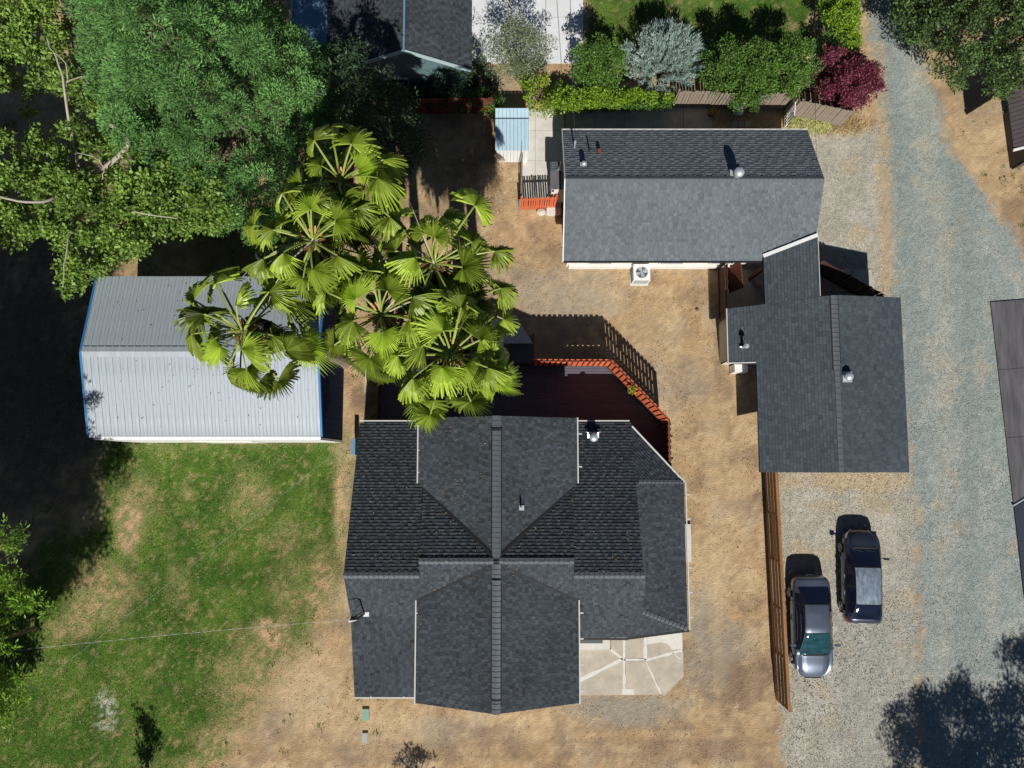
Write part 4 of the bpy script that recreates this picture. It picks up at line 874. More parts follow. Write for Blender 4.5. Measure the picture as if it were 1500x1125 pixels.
# ================================================================== CARS
def spline(xs, ys, t):
    """smooth interpolation through points (monotone cubic)"""
    xs, ys = np.array(xs, float), np.array(ys, float); d = np.diff(ys) / np.diff(xs); m = np.zeros(len(xs)); m[1:-1] = np.where(d[:-1] * d[1:] > 0, 2 * d[:-1] * d[1:] / (d[:-1] + d[1:] + 1e-12), 0); m[0], m[-1] = d[0], d[-1]
    i = np.clip(np.searchsorted(xs, t) - 1, 0, len(xs) - 2); h = xs[i + 1] - xs[i]; u = (t - xs[i]) / h
    return (2 * u**3 - 3 * u**2 + 1) * ys[i] + (u**3 - 2 * u**2 + u) * h * m[i] + (-2 * u**3 + 3 * u**2) * ys[i + 1] + (u**3 - u**2) * h * m[i + 1]
def car(label, x, y, rz, L, W, prof, hw, rwt, zones_, paint, roofpaint, glassm, wsm):
    """prof: (s, z) centre line rear->front; hw: (s, half width); rwt: (s, half width of the top); zones_: s limits of boot, rear glass, roof, windscreen, bonnet"""
    t = thing('parked_car', label, 'car', (x, y, 0), rotz=rz)
    sR0, sR1, sW0, sW1, sB1 = zones_
    S = np.unique(np.concatenate([np.linspace(0, .12, 5), np.linspace(.12, L - .15, 78), np.linspace(L - .15, L, 6), [sR0, sR1, sW0, sW1]])); zc = spline(*zip(*prof), S); w = spline(*zip(*hw), S); wt = spline(*zip(*rwt), S)
    ground_z = spline([0, .25, .7, L - .7, L - .25, L], [.42, .25, .2, .2, .22, .36], S)
    zb = np.minimum(zc - .05, spline([0, .3, L * .5, L - .5, L], [.86, .93, .92, .84, .62], S))
    rows = []
    for i, s in enumerate(S):
        gh = sR0 - .15 < s < sW1 + .1 and zc[i] - zb[i] > .12
        g0_, b0 = ground_z[i], zb[i]
        ctrl = [(w[i] * .90, g0_), (w[i] * .975, g0_ + .12 * (b0 - g0_) / .6), (w[i], g0_ + (b0 - g0_) * .5), (w[i] * .985, g0_ + (b0 - g0_) * .8), (w[i] * .94, b0)]
        top = [(wt[i], zc[i] - .055 - .03 * (not gh)), (wt[i] * .86, zc[i] - .022), (wt[i] * .5, zc[i] - .006), (0, zc[i])]
        c = ctrl + ([(w[i] * .94 + (wt[i] - w[i] * .94) * .5 + .012, b0 + (top[0][1] - b0) * .5)] if True else []) + top
        rows.append([(-a, s - L / 2, z) for a, z in c] + [(a, s - L / 2, z) for a, z in c[::-1][1:]])
    V = np.array(rows); ns, nc, _ = V.shape; half = 9
    wheel = [(.82 if L > 4.4 else .72, .33), (L - .88, .33)]
    parts = {}
    def put(k, q): parts.setdefault(k, []).append(q)
    for i in range(ns - 1):
        sm = (S[i] + S[i + 1]) / 2
        for j in range(nc - 1):
            jj = j if j < half else nc - 2 - j; q = (i * nc + j, (i + 1) * nc + j, (i + 1) * nc + j + 1, i * nc + j + 1)
            zm = V[i:i + 2, j:j + 2, 2].mean()
            if jj <= 2 and any(math.hypot(sm - ws_, zm - .33) < .37 for ws_, _ in wheel): continue
            side = 'l' if j < half else 'r'
            if jj >= 6 or jj == 5 and False:
                if sR0 < sm < sR1: put('rear_window' if jj > 6 or True else '', q)
                elif sR1 <= sm <= sW0: put('roof', q)
                elif sW0 < sm < sW1: put('windscreen', q)
                elif sm >= sW1: put('bonnet', q)
                else: put('boot_lid', q)
            elif jj in (4, 5) and sR0 + .28 < sm < sW1 - .22 and zc[i] - zb[i] > .14:
                mid = (sR1 + sW0) / 2 - .05
                if abs(sm - mid) < .035 or abs(sm - (sR1 + .02)) < .03: put('pillar', q)
                else: put('side_window_' + side, q)
            elif jj in (1, 2, 3) and sm > L - .42 and jj == 3: put('headlight_' + side, q)
            elif jj == 3 and sm < .34: put('taillight_' + side, q)
            else: put('body', q)
    Vf = V.reshape(-1, 3)
    for k, q in parts.items():
        q = np.array(q); u = np.unique(q); rm = {a: n for n, a in enumerate(u)}; inset = .006 if 'window' in k or k == 'windscreen' else 0
        vs = Vf[u].copy(); vs[:, 2] -= inset
        fs = [tuple(rm[a] for a in f)[::-1] for f in q.tolist()]
        nm = k.replace('_l', '').replace('_r', '') if k.startswith(('side_', 'head', 'tail')) else k
        nm = {'side_window': 'side_window', 'headlight': 'headlight', 'taillight': 'tail_light'}.get(nm, nm)
        mm = {'body': paint, 'bonnet': paint, 'boot_lid': paint, 'roof': roofpaint, 'windscreen': wsm, 'rear_window': glassm, 'pillar': M['black'], 'side_window': glassm, 'headlight': M['headlamp'], 'tail_light': M['taillamp']}[nm]
        b = MB().add(vs, fs); b.build(nm, mm, t, True)
    # end caps and floor
    b = MB(); b.add([tuple(p) for p in V[0]], [tuple(range(nc))]); b.add([tuple(p) for p in V[-1]], [tuple(range(nc))[::-1]])
    b.add([(-W * .4, -L / 2 + .3, .22), (W * .4, -L / 2 + .3, .22), (W * .4, L / 2 - .3, .22), (-W * .4, L / 2 - .3, .22)], [(0, 3, 2, 1)])
    b.build('bumper', paint, t)
    for ws_, r in wheel:
        for sx in (-1, 1):
            wx = sx * (W / 2 - .12); wy = ws_ - L / 2
            ty = MB().tube([(wx - .10, wy, .32), (wx - .09, wy, .32), (wx + .09, wy, .32), (wx + .10, wy, .32)], [.27, .32, .32, .27], 24).build('wheel', M['tyre'], t, False)
            rm_ = MB().tube([(wx + sx * .095, wy, .32), (wx + sx * .108, wy, .32)], [.2, .2], 20)
            for k in range(5): 
                a = k * 2 * math.pi / 5; rm_.bar((wx + sx * .11, wy, .32), (wx + sx * .115, wy + .19 * math.cos(a), .32 + .19 * math.sin(a)), .05, .02)
            rm_.build('rim', M['rim'], ty)
    # shut lines, mirrors, wipers, handles, rails
    def zt(s): return float(spline(*zip(*prof), np.array([s]))[0])
    for nm, s in (('mirror', sW1 - .42),):
        for sx in (-1, 1):
            hwv = float(spline(*zip(*hw), np.array([s]))[0])
            MB().tube([(sx * (hwv - .06), s - L / 2, .95), (sx * (hwv + .06), s - L / 2, 1.0)], .03, 6).box((sx * (hwv + .13), s - L / 2 - .01, 1.02), (.2, .10, .14)).build('wing_mirror', paint, t)
    for sx in (-.32, .22):
        s0 = sW1 - .02; MB().bar((sx - .28, s0 - L / 2 + .0, zt(s0) - .02), (sx + .25, s0 - .10 - L / 2, zt(s0 - .10) + .015), .018, .012).build('wiper', M['black'], t)
    MB().box((0, sW1 + .03 - L / 2, zt(sW1 + .03) - .002), (W * .62, .07, .02), tilt=Matrix.Rotation(0, 3, 'X')).build('cowl', M['black'], t)
    for s in (sR1 + .42, (sR1 + sW0) / 2 + .35):
        for sx in (-1, 1):
            hwv = float(spline(*zip(*hw), np.array([s]))[0]); MB().box((sx * (hwv + .002), s - L / 2, .80), (.03, .16, .03)).build('door_handle', roofpaint, t)
    for sx in (-1, 1):
        pts = [(sx * (float(spline(*zip(*rwt), np.array([s]))[0]) + .004), s - L / 2, zt(s) - .045) for s in np.linspace(sR0 + .1, sW1 - .1, 16)]
        MB().tube(pts, .012, 5).build('roof_trim', M['black'], t)
    for sx in (-1, 1):
        q = [(sx * (float(spline(*zip(*rwt), np.array([s]))[0]) * .9), s - L / 2, zt(s) - .022) for s in np.linspace(sW1 + .12, L - .28, 10)]
        MB().tube(q, .007, 4).build('panel_seam', M['black'], t)
        hv = lambda s: float(spline(*zip(*hw), np.array([s]))[0])
        for s in (sW1 - .25, (sR1 + sW0) / 2 - .05, sR1 - .1): MB().box((sx * (hv(s) - .002), s - L / 2, .62), (.012, .012, .5)).build('door_seam', M['black'], t)
    for s in (sR1, sW0): MB().tube([(x_ * float(spline(*zip(*rwt), np.array([s]))[0]) * .97, s - L / 2 + .05 * (1 - x_ * x_) * (1 if s == sW0 else -1), zt(s) - .03 * abs(x_) ** 3) for x_ in np.linspace(-1, 1, 9)], .012, 4).build('glass_seal', M['black'], t)
    MB().box((0, L / 2 - .005, .5), (.7, .03, .16)).build('grille', M['black'], t)
    MB().box((0, -L / 2 - .003, .62), (.34, .02, .15)).build('number_plate', M['white'], t)
    return t
def paint(name, c, metal=.6, rough=.32, dust=.1, spread=.5): return mat(name, c, rough, metal, noise=dust, nscale=3, coat=.7, patch=dust, pscale=2)
M['headlamp'] = mat('headlamp lens', (.62, .66, .70), .12, .3, spec=.8); M['taillamp'] = mat('tail lamp lens', (.35, .02, .02), .15)
M['tyre'] = mat('tyre rubber', (.02, .02, .02), .9); M['rim'] = mat('wheel rim', (.35, .36, .38), .35, .7)
M['carblue'] = paint('slate blue paint', (.15, .18, .24)); M['carnavy'] = paint('dark navy paint', (.035, .045, .07), .4, .35)
M['dustroof'] = mat('dusty faded roof paint', (.17, .22, .28), .6, .2, noise=.35, nscale=7, stretch=(2.5, .9, 1), patch=.3, pscale=3)
M['carglass'] = mat('tinted glass', (.008, .012, .03), .05, spec=.9); M['ws'] = mat('teal reflecting windscreen', (.02, .075, .09), .05, .2, noise=.5, nscale=2.2, stretch=(1, 2.5, 1), spec=1.0)
car('slate blue saloon parked closest to the brown fence, nose to the bottom of the view', 13.78, -7.42, math.pi, 4.62, 1.80,
    [(0, .60), (.06, .88), (.14, 1.02), (.45, 1.07), (.8, 1.24), (1.25, 1.42), (1.7, 1.46), (2.2, 1.455), (2.55, 1.39), (3.1, 1.15), (3.5, .98), (4.0, .90), (4.35, .78), (4.55, .64), (4.62, .52)],
    [(0, .55), (.08, .70), (.3, .83), (.9, .89), (2.3, .90), (3.6, .89), (4.15, .82), (4.45, .66), (4.62, .40)],
    [(0, .45), (.1, .60), (.5, .68), (.9, .60), (1.3, .545), (2.3, .56), (2.8, .62), (3.5, .70), (4.1, .66), (4.4, .55), (4.62, .32)],
    (.45, 1.22, 2.45, 3.5, 4.4), M['carblue'], M['carblue'], M['carglass'], M['ws'])
car('dark navy hatchback with dusty faded roof parked nose to the top, nearer the road', 16.18, -5.15, R(-1.5), 4.28, 1.74,
    [(0, .62), (.05, .92), (.16, 1.06), (.30, 1.12), (.6, 1.28), (.98, 1.40), (1.5, 1.43), (2.2, 1.42), (2.62, 1.36), (3.1, 1.12), (3.45, .99), (3.8, .92), (4.1, .80), (4.22, .66), (4.28, .54)],
    [(0, .62), (.08, .76), (.3, .84), (1.0, .87), (2.8, .87), (3.5, .85), (4.0, .74), (4.2, .55), (4.28, .40)],
    [(0, .56), (.1, .64), (.4, .66), (.95, .575), (2.2, .58), (2.62, .60), (3.45, .68), (3.9, .62), (4.15, .48), (4.28, .34)],
    (.26, .98, 2.60, 3.42, 4.1), M['carnavy'], M['dustroof'], M['carglass'], M['carglass'])

# ================================================================== PALMS
def fan_mesh(name, elev, seed):
    """one frond: curved petiole and a pleated fan blade, laid out along +X, rising at angle elev"""
    rs = random.Random(seed); b = MB(); Lp = rs.uniform(1.3, 2.0) * (.7 if elev > 55 else 1); pts = []; p = Vector((.06, 0, .1)); e = R(elev); n = 8
    for i in range(n + 1):
        pts.append(p.copy()); p = p + Vector((math.cos(e), 0, math.sin(e))) * (Lp / n); e -= R(5.5 if elev > 0 else 4)
    V = []; F = []
    for i, q in enumerate(pts):
        w = .036 - .014 * i / n; V += [q + Vector((0, w, 0)), q + Vector((0, 0, -.03)), q + Vector((0, -w, 0)), q + Vector((0, 0, .012))]
    for i in range(n):
        for k in range(4): F.append((i * 4 + k, (i + 1) * 4 + k, (i + 1) * 4 + (k + 1) % 4, i * 4 + (k + 1) % 4))
    b.add(V, F, .6); npet = len(F)
    hub = pts[-1]; e -= R(rs.uniform(8, 42)); ax = Vector((math.cos(e), 0, math.sin(e))); roll = R(rs.choice((-1, 1)) * rs.uniform(5, 62)); sy_ = Vector((0, math.cos(roll), math.sin(roll))); nrm = ax.cross(sy_).normalized()
    mtone = rs.choice((.1, .25, .4, .5, .65, .85)); Rb = rs.uniform(.76, 1.0); NS = 34; span = R(rs.uniform(190, 240)); fold = rs.uniform(.25, .95); droop = rs.uniform(.15, .5); st = [.05, .3, .55, .78, 1.0]
    for k in range(NS):
        ph = -span / 2 + span * (k + .5) / NS; dph = span / NS; rl = Rb * (1 - .22 * (abs(ph) / (span / 2)) ** 2) * rs.uniform(.86, 1.06); tipd = rs.uniform(.15, 1.1); tw = rs.uniform(-.07, .07)
        V = []
        for si, r in enumerate(st):
            hwid = dph * .5 * (1 if r <= .56 else (.5 if r < .9 else .05)) * (1.0 if r <= .56 else 1) ; rr = r * rl
            for off, up in ((-1, -.022), (0, .042 * min(1, r * 1.6)), (1, -.022)):
                a = ph + off * hwid + (tw * (r - .55) if r > .55 else 0)
                d = ax * math.cos(a) + sy_ * math.sin(a)
                q = hub + d * rr + nrm * (-fold * abs(math.sin(a)) * rr * .75 + up) ; q.z -= droop * rr * rr * .55 + (tipd * (r - .55) ** 2 * 2.6 if r > .55 else 0)
                V.append(q)
        F = []
        for i in range(len(st) - 1):
            for c in (0, 1): F.append((i * 3 + c, i * 3 + c + 1, (i + 1) * 3 + c + 1, (i + 1) * 3 + c))
        b.add(V, F, min(1, max(0, rs.gauss(mtone, .12))))
    me = b.mesh(name, [M['frond'], M['petiole']]); mi = [1] * npet + [0] * (len(me.polygons) - npet); me.polygons.foreach_set('material_index', mi)
    return me
M['frond_dead'] = leaf('dead palm leaf', (.34, .22, .10), .4, .2, .8, .2)
FM = {}
for e in (78, 62, 48, 36, 24, 12, 0, -14, -28): FM[e] = [fan_mesh('frond', e, 100 + e * 7 + k) for k in range(6)]
DM = [m_.copy() for m_ in FM[-28][:3]]
for m_ in DM: m_.materials[0] = M['frond_dead']; m_.materials[1] = M['deadstick']
def palm(label, base, top, n, seed, scale=1.0, clear=()):
    rs = random.Random(seed); t = thing('fan_palm', label, 'palm tree', base, 'fan palms between the shed and the main house'); tb = Vector(top) - Vector(base)
    pts = []; rad = []
    for i in range(25):
        u = i / 24; pts.append(Vector((tb.x * (u ** 1.6), tb.y * (u ** 1.6), tb.z * u))); rad.append((.30 - .12 * u) * (1.25 if u < .04 else 1) * (1 + .05 * (i % 2)) * rs.uniform(.96, 1.04))
    MB().tube(pts, rad, 12).build('trunk', M['palmbark'], t)
    b = MB()
    for i in range(150):
        z = rs.uniform(-1.6, .12); a = rs.uniform(0, 6.283); r = .17 + .05 * (z > -.6); c = tb * 1.0 + Vector((math.cos(a) * r, math.sin(a) * r, z)); c.x -= tb.x * .12 * -z / 1.6 * 1; 
        o = Vector((math.cos(a), math.sin(a), .7)).normalized(); s = Vector((-math.sin(a), math.cos(a), 0)) * .05; L = rs.uniform(.14, .3)
        b.add([c - s, c + s, c + s * .5 + o * L, c - s * .5 + o * L], [(0, 1, 2, 3)], rs.random())
    b.build('leaf_bases', M['boot'], t, kind='stuff')
    els = sorted(FM, reverse=True)
    for i in range(n):
        u = i / (n - 1); el = els[min(len(els) - 1, int((u ** .8) * len(els)))]; az = i * 2.39996 + rs.uniform(-.25, .25) + seed
        if any(abs((az - a + math.pi) % (2 * math.pi) - math.pi) < w_ for a, w_ in clear) and rs.random() < .8: continue
        s = scale * rs.uniform(.86, 1.1)
        inst('frond', rs.choice(FM[el]), t, tb + Vector((0, 0, -.25 * u)), (rs.uniform(-.22, .22), rs.uniform(-.2, .2), az), (s, s, s))
    for k in range(4): inst('dead_frond', DM[k % 3], t, tb + Vector((0, 0, -.5)), (rs.uniform(-.2, .2), rs.uniform(.3, .75), rs.uniform(0, 6.28)), (.9, .9, .9))
    if seed % 2 == 0:
        for k in range(3):
            a = rs.uniform(0, 6.28); MB().tube([tb, tb + Vector((math.cos(a) * 1.0, math.sin(a) * 1.0, .5)), tb + Vector((math.cos(a) * 1.9, math.sin(a) * 1.9, .25)), tb + Vector((math.cos(a) * 2.6, math.sin(a) * 2.6, -.35))], [.03, .022, .014, .006], 5).build('dry_flower_stalk', M['deadstick'], t)
    return t
def pspec(cx, cy, h, shift=(0, 0)):
    top = P(cx, cy, h); return (top.x + shift[0], top.y + shift[1], 0), top
for lb, cx, cy, h, n, sd_, sh, sc, cl in (
        ('fan palm leaning over the pale metal shed roof, crown west of the others', 356, 486, 12.6, 26, 3, (.6, .65), 1.14, ()),
        ('fan palm with yellow leaf stalks showing, crown above the shed ridge end', 458, 352, 12.9, 33, 8, (.2, .1), 1.08, ()),
        ('fan palm whose crown touches the dark conifer, northmost of the palms', 500, 266, 12.4, 29, 13, (.1, 0), 1.04, ()),
        ('fan palm over the dirt yard, crown nearest the walkway, right of the rest', 636, 386, 12.0, 31, 20, (.2, 0), 1.08, ()),
        ('fan palm with orange leaf bases showing, crown over the corner of the deck', 660, 518, 12.2, 32, 27, (.1, -.1), 1.04, ()),
        ('fan palm with bare trunk top showing, crown over the gap between shed and deck', 558, 462, 12.2, 29, 34, (0, .1), 1.06, ()),
        ('fan palm in the right of the clump, between yard palm and deck palm', 684, 448, 10.8, 22, 41, (0, .1), .88, ())):
    b0, tp_ = pspec(cx, cy, h, sh); palm(lb, b0, tp_, n, sd_, sc, cl)

# ================================================================== TREES AND SHRUBS
def trunk(parent, base, top, r0, r1, m=M['bark'], bend=.2, name='trunk', n=9):
    a, c = Vector(base), Vector(top); pts = []; rr = []
    for i in range(n + 1):
        u = i / n; q = a.lerp(c, u); q.x += bend * math.sin(u * 3.1) * .5; q.y += bend * math.sin(u * 4.3) * .4; pts.append(q); rr.append(r0 + (r1 - r0) * u)
    return MB().tube(pts, rr, 9).build(name, m, parent, True)
# redwood
rb = P(392, 243); RW = thing('conifer_tree', 'large green conifer with puffy boughs filling the upper left', 'tree', rb)
rs = np.random.RandomState(4); cl = []
Ht = 15.5
for z in np.arange(2.0, Ht, .95):
    rr = (4.1 if z > 5.5 else 3.4 + .14 * z) * (1 - ((max(z, 5.5) - 5.5) / (Ht - 5.0)) ** 1.5); nn = int(2.5 + rr * 3.3)
    ph0 = rs.rand() * 6.28
    for k in range(nn):
        a = ph0 + k * 6.283 / nn + rs.normal() * .14; q = rr * (1.0 + .12 * rs.normal()); s = .5 + .38 * rs.rand()
        zz_ = z + rs.normal() * .3; cl.append((q * math.cos(a), q * math.sin(a), zz_, s, s * .75))
        for q_ in range(4): b_ = rs.rand() * 6.28; w_ = s * rs.uniform(.7, 1.05); cl.append((q * math.cos(a) + w_ * math.cos(b_), q * math.sin(a) + w_ * math.sin(b_), zz_ - .1 - .25 * rs.rand(), s * .42, s * .36))
    for k in range(int(nn * .8)):
        a = rs.rand() * 6.28; cl.append((rr * .66 * math.cos(a), rr * .66 * math.sin(a), z - .3, .45, .3))
cl.append((0, 0, Ht, .5, .6)); cl.append((.3, .2, Ht - .7, .6, .6)); cl.append((-.4, -.2, Ht - .8, .6, .6))
leafmass('foliage', RW, M['redwood'], cl, 1700, .12, .30, .85, seed=2, up=.2, surf=.28, ctone=.15)
trunk(RW, (0, 0, -.1), (0, 0, Ht - .6), .5, .08)
b = MB()
for k in range(46):
    z = 2.5 + k * .28; a = k * 2.4; rr = 3.6 * (1 - (max(z, 5.5) - 5.5) / (Ht - 4.5)) 
    b.tube([(0, 0, z), (rr * .5 * math.cos(a), rr * .5 * math.sin(a), z - .1), (rr * math.cos(a), rr * math.sin(a), z + .1)], [.07, .05, .02], 5)
b.build('boughs', M['bark'], RW, kind='stuff')
# broad-leaved tree at far left
def poly_clumps(poly, n, hf, r0, r1, seed, holes=(), depth=2, dz=.8):
    rs = np.random.RandomState(seed); P_ = np.array(poly); x0_, y0_ = P_.min(0); x1_, y1_ = P_.max(0); out = []
    while len(out) < n:
        x, y = x0_ + (x1_ - x0_) * rs.rand(), y0_ + (y1_ - y0_) * rs.rand(); xa, ya = np.array([x]), np.array([y])
        if sdpoly(xa, ya, poly)[0] > -3: continue
        if any(math.hypot((x - a) / c, (y - b_) / d) < 1 for a, b_, c, d in holes) and rs.rand() < .93: continue
        h = hf(x, y) - rs.rand() * dz * depth; v = P(x, y, h); r = r0 + (r1 - r0) * rs.rand(); out.append((v.x, v.y, v.z, r, r * .62))
    return out
BT = P(115, 250, 0); BTo = Vector((-16.8, 11.8, 0)); BLT = thing('broadleaf_tree', 'spreading bright green broad leaved tree with pale limbs at far left', 'tree', BTo)
bpoly = [(-60, -60), (72, -60), (95, 55), (150, 120), (185, 190), (235, 235), (305, 262), (345, 310), (325, 338), (225, 345), (212, 372), (165, 392), (135, 415), (98, 440), (86, 395), (98, 352), (58, 340), (20, 365), (-60, 360)]
holes = ((35, 160, 62, 46), (150, 190, 22, 22), (60, 235, 40, 16), (110, 165, 20, 40), (135, 240, 42, 24), (10, 30, 18, 20), (120, 318, 26, 10), (200, 245, 26, 14), (60, 318, 30, 9), (60, 60, 14, 26), (30, 100, 26, 14), (175, 330, 20, 9), (90, 205, 36, 12), (250, 300, 22, 8), (20, 215, 22, 10))
cl = poly_clumps(bpoly, 560, lambda x, y: 9.6 - .010 * max(0, y - 250) * 1.8 - .004 * abs(x - 100), .22, .50, 6, holes, depth=2.2)
cl = [(a - BTo.x, b_ - BTo.y, c_, r, q) for a, b_, c_, r, q in cl]
cl2 = poly_clumps([(-80, -80), (90, -80), (110, 60), (170, 150), (230, 250), (300, 300), (215, 350), (150, 380), (95, 400), (60, 330), (-80, 345)], 120, lambda x, y: 6.4, .3, .6, 66, (), depth=2.2)
cl += [(a - BTo.x, b_ - BTo.y, c_, r, q) for a, b_, c_, r, q in cl2]
leafmass('foliage', BLT, M['broad'], cl, 640, .155, .62, .45, seed=4, surf=.5)
def limb(parent, pts, h, r0=.1, r1=.03, o=(0, 0, 0), m=None):
    q = [P(x, y, hh) - Vector(o) for (x, y), hh in zip(pts, h)]; r0 *= .55; r1 *= .6
    for _ in range(2):
        w = [q[0]]
        for u_, v_ in zip(q[:-1], q[1:]): w += [u_.lerp(v_, .25) + Vector((random.uniform(-.05, .05), random.uniform(-.05, .05), 0)), u_.lerp(v_, .75)]
        q = w + [q[-1]]
    n = len(q); return MB().tube(q, [r0 + (r1 - r0) * i / (n - 1) for i in range(n)], 7).build('branch', m or M['barkp'], parent, True)
trunk(BLT, (0, 0, -.1), (.4, .3, 6.2), .42, .24)
oo = BTo
limb(BLT, [(118, 262), (85, 290), (45, 300), (0, 288)], [6.2, 8.6, 9.2, 9.4], .14, .06, oo)
limb(BLT, [(118, 262), (165, 240), (195, 205), (160, 182)], [6.2, 8.2, 9.6, 9.8], .22, .12, oo, M['barkp'])
limb(BLT, [(118, 262), (100, 170), (90, 100), (68, 55)], [6.2, 9, 9.8, 10], .13, .03, oo)
limb(BLT, [(95, 130), (100, 95), (75, 72), (70, 60)], [9.3, 9.9, 10, 10], .05, .02, oo)
limb(BLT, [(95, 125), (120, 110), (130, 122)], [9.3, 9.9, 10], .05, .02, oo)
limb(BLT, [(150, 262), (155, 245), (140, 228), (112, 224)], [8.2, 9.2, 9.6, 9.7], .05, .02, oo)
limb(BLT, [(118, 262), (105, 330), (96, 370), (92, 420)], [6.2, 7.8, 8, 7.8], .09, .02, oo)
limb(BLT, [(118, 262), (180, 310), (260, 320)], [6.2, 8, 8], .1, .03, oo)
# generic shrub
def shrub(name, label, cat, px, py, rx, ry, h, m, dens=750, size=.12, aspect=.5, radial=.5, seed=0, n=None, cr=(.25, .42), rot=0, group=None, upright=.15, flat=.8, shapez=.7, trunkr=.05):
    """rx, ry in photo pixels at mid height"""
    c = P(px, py, h * .55); mpp = (CH - h * .55) / CF; ax, ay = rx * mpp, ry * mpp; rs = np.random.RandomState(seed); t = thing(name, label, cat, (c.x, c.y, 0), group)
    n = n or int(9 + 7.5 * ax * ay + 2 * h * (ax + ay)); cl = []
    for i in range(n):
        d = norm(rs.normal(size=3)); q = (.35 + .65 * rs.rand() ** .4) * (1 + .1 * rs.normal()); r = cr[0] + (cr[1] - cr[0]) * rs.rand(); z = h * .52 + d[2] * q * (h * .5 - .1)
        x, y = d[0] * q * (ax - r * .5), d[1] * q * (ay - r * .5); x, y = x * math.cos(rot) - y * math.sin(rot), x * math.sin(rot) + y * math.cos(rot)
        cl.append((x, y, max(.15, z), r, r * flat))
    leafmass('foliage', t, m, cl, dens, size, aspect, radial, seed=seed, up=upright, surf=.5)
    if trunkr:
        b = MB()
        for k in range(4): b.tube([(0, 0, 0), (ax * .3 * math.cos(k * 1.7), ay * .3 * math.sin(k * 1.7), h * .6)], [trunkr, trunkr * .4], 6)
        b.build('stems', M['bark'], t)
    return t
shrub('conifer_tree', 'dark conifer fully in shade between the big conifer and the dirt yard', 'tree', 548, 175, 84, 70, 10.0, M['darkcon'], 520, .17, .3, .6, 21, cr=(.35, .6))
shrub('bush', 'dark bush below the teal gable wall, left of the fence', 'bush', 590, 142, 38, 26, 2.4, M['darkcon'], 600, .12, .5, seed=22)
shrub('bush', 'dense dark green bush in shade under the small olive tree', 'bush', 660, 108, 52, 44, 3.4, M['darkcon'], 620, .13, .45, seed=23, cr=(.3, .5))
shrub('bush', 'low dark bush spilling over the shaded red brown fence', 'bush', 700, 150, 40, 18, 1.9, M['shrub'], 520, .12, .5, seed=24)
shrub('olive_tree', 'airy grey green tree casting a crisp shadow on the pale concrete', 'tree', 757, 76, 56, 42, 4.6, M['olive'], 520, .13, .3, .7, 25, cr=(.3, .5), n=85, trunkr=.07)
shrub('olive_tree', 'smaller grey green shrub left of the airy tree, at the roof corner', 'tree', 682, 82, 26, 20, 3.9, M['olive'], 360, .13, .3, .7, 26, cr=(.25, .4))
shrub('vine', 'yellow green vine sprawling over the head of the walkway', 'vine', 793, 140, 36, 36, 1.8, M['vine'], 650, .13, .6, .4, 27, cr=(.2, .35))
shrub('vine', 'bright yellow shoots on top of the sprawling vine', 'vine', 790, 138, 17, 30, 2.3, M['yellowv'], 260, .15, .35, .7, 28, cr=(.15, .3), n=16)
shrub('bush', 'round mid green bush between the pale concrete and the silver shrub', 'bush', 873, 95, 42, 34, 3.7, M['shrub'], 1000, .12, .5, .4, 29, n=95)
shrub('bush', 'green bush with leafy top just right of the silver shrub', 'bush', 1062, 98, 34, 38, 3.9, M['shrub'], 1000, .12, .5, .45, 30, n=95)
shrub('bush', 'tall green bush spilling over the weathered fence', 'bush', 1105, 105, 36, 46, 4.2, M['shrub'], 1000, .12, .5, .45, 31, n=110)
shrub('bush', 'green bush between the spilling bush and the purple tree', 'bush', 1155, 100, 40, 42, 4.0, M['shrub'], 1000, .12, .5, .45, 32, n=110)
shrub('bush', 'small leafy sprig hanging over the shaded patio', 'bush', 1092, 152, 22, 14, 2.2, M['shrub'], 700, .11, .5, .45, 33, n=14)
shrub('purple_tree', 'purple leaved small tree beside the gravel road', 'tree', 1249, 120, 46, 45, 3.0, M['purple'], 1300, .11, .5, .4, 34, cr=(.25, .42), flat=.6, n=105)
shrub('purple_tree', 'smaller dark purple tree partly shaded behind the larger one', 'tree', 1215, 92, 22, 26, 3.0, M['purple'], 900, .12, .5, .4, 35, cr=(.2, .35))
def hedge(label, poly, h, m, n, seed, size=.11, dens=900, cr=(.16, .3), name='hedge'):
    c = P(*poly[0], 0); t = thing(name, label, 'hedge', c); cl = poly_clumps(poly, n, lambda x, y: h, cr[0], cr[1], seed, depth=1, dz=h * .75)
    leafmass('foliage', t, m, [(a - c.x, b_ - c.y, max(.15, z), r, r * .7) for a, b_, z, r, _ in cl], dens, size, .6, .4, seed=seed, surf=.5); return t
hedge('long bright green clipped hedge behind the low house', [(815, 128), (905, 128), (985, 138), (992, 150), (940, 153), (880, 157), (820, 162), (800, 150)], 1.7, M['vine'], 260, 41)
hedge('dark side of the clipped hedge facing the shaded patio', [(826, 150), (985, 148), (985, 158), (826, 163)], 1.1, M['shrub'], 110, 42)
hedge('yellow green hedge along the left edge of the gravel road', [(1196, -60), (1254, -60), (1260, 30), (1262, 84), (1240, 72), (1225, 50), (1200, 25)], 2.2, M['vine'], 320, 43)
shrub('bush', 'dark leafy bush north of the purple tree', 'bush', 1215, 60, 24, 24, 2.6, M['shrub'], 700, .12, .5, seed=36)
hedge('dark green creeping shrubs left of the pale concrete driveway', [(605, 100), (720, 95), (735, 150), (620, 165)], 1.2, M['darkcon'], 130, 44)
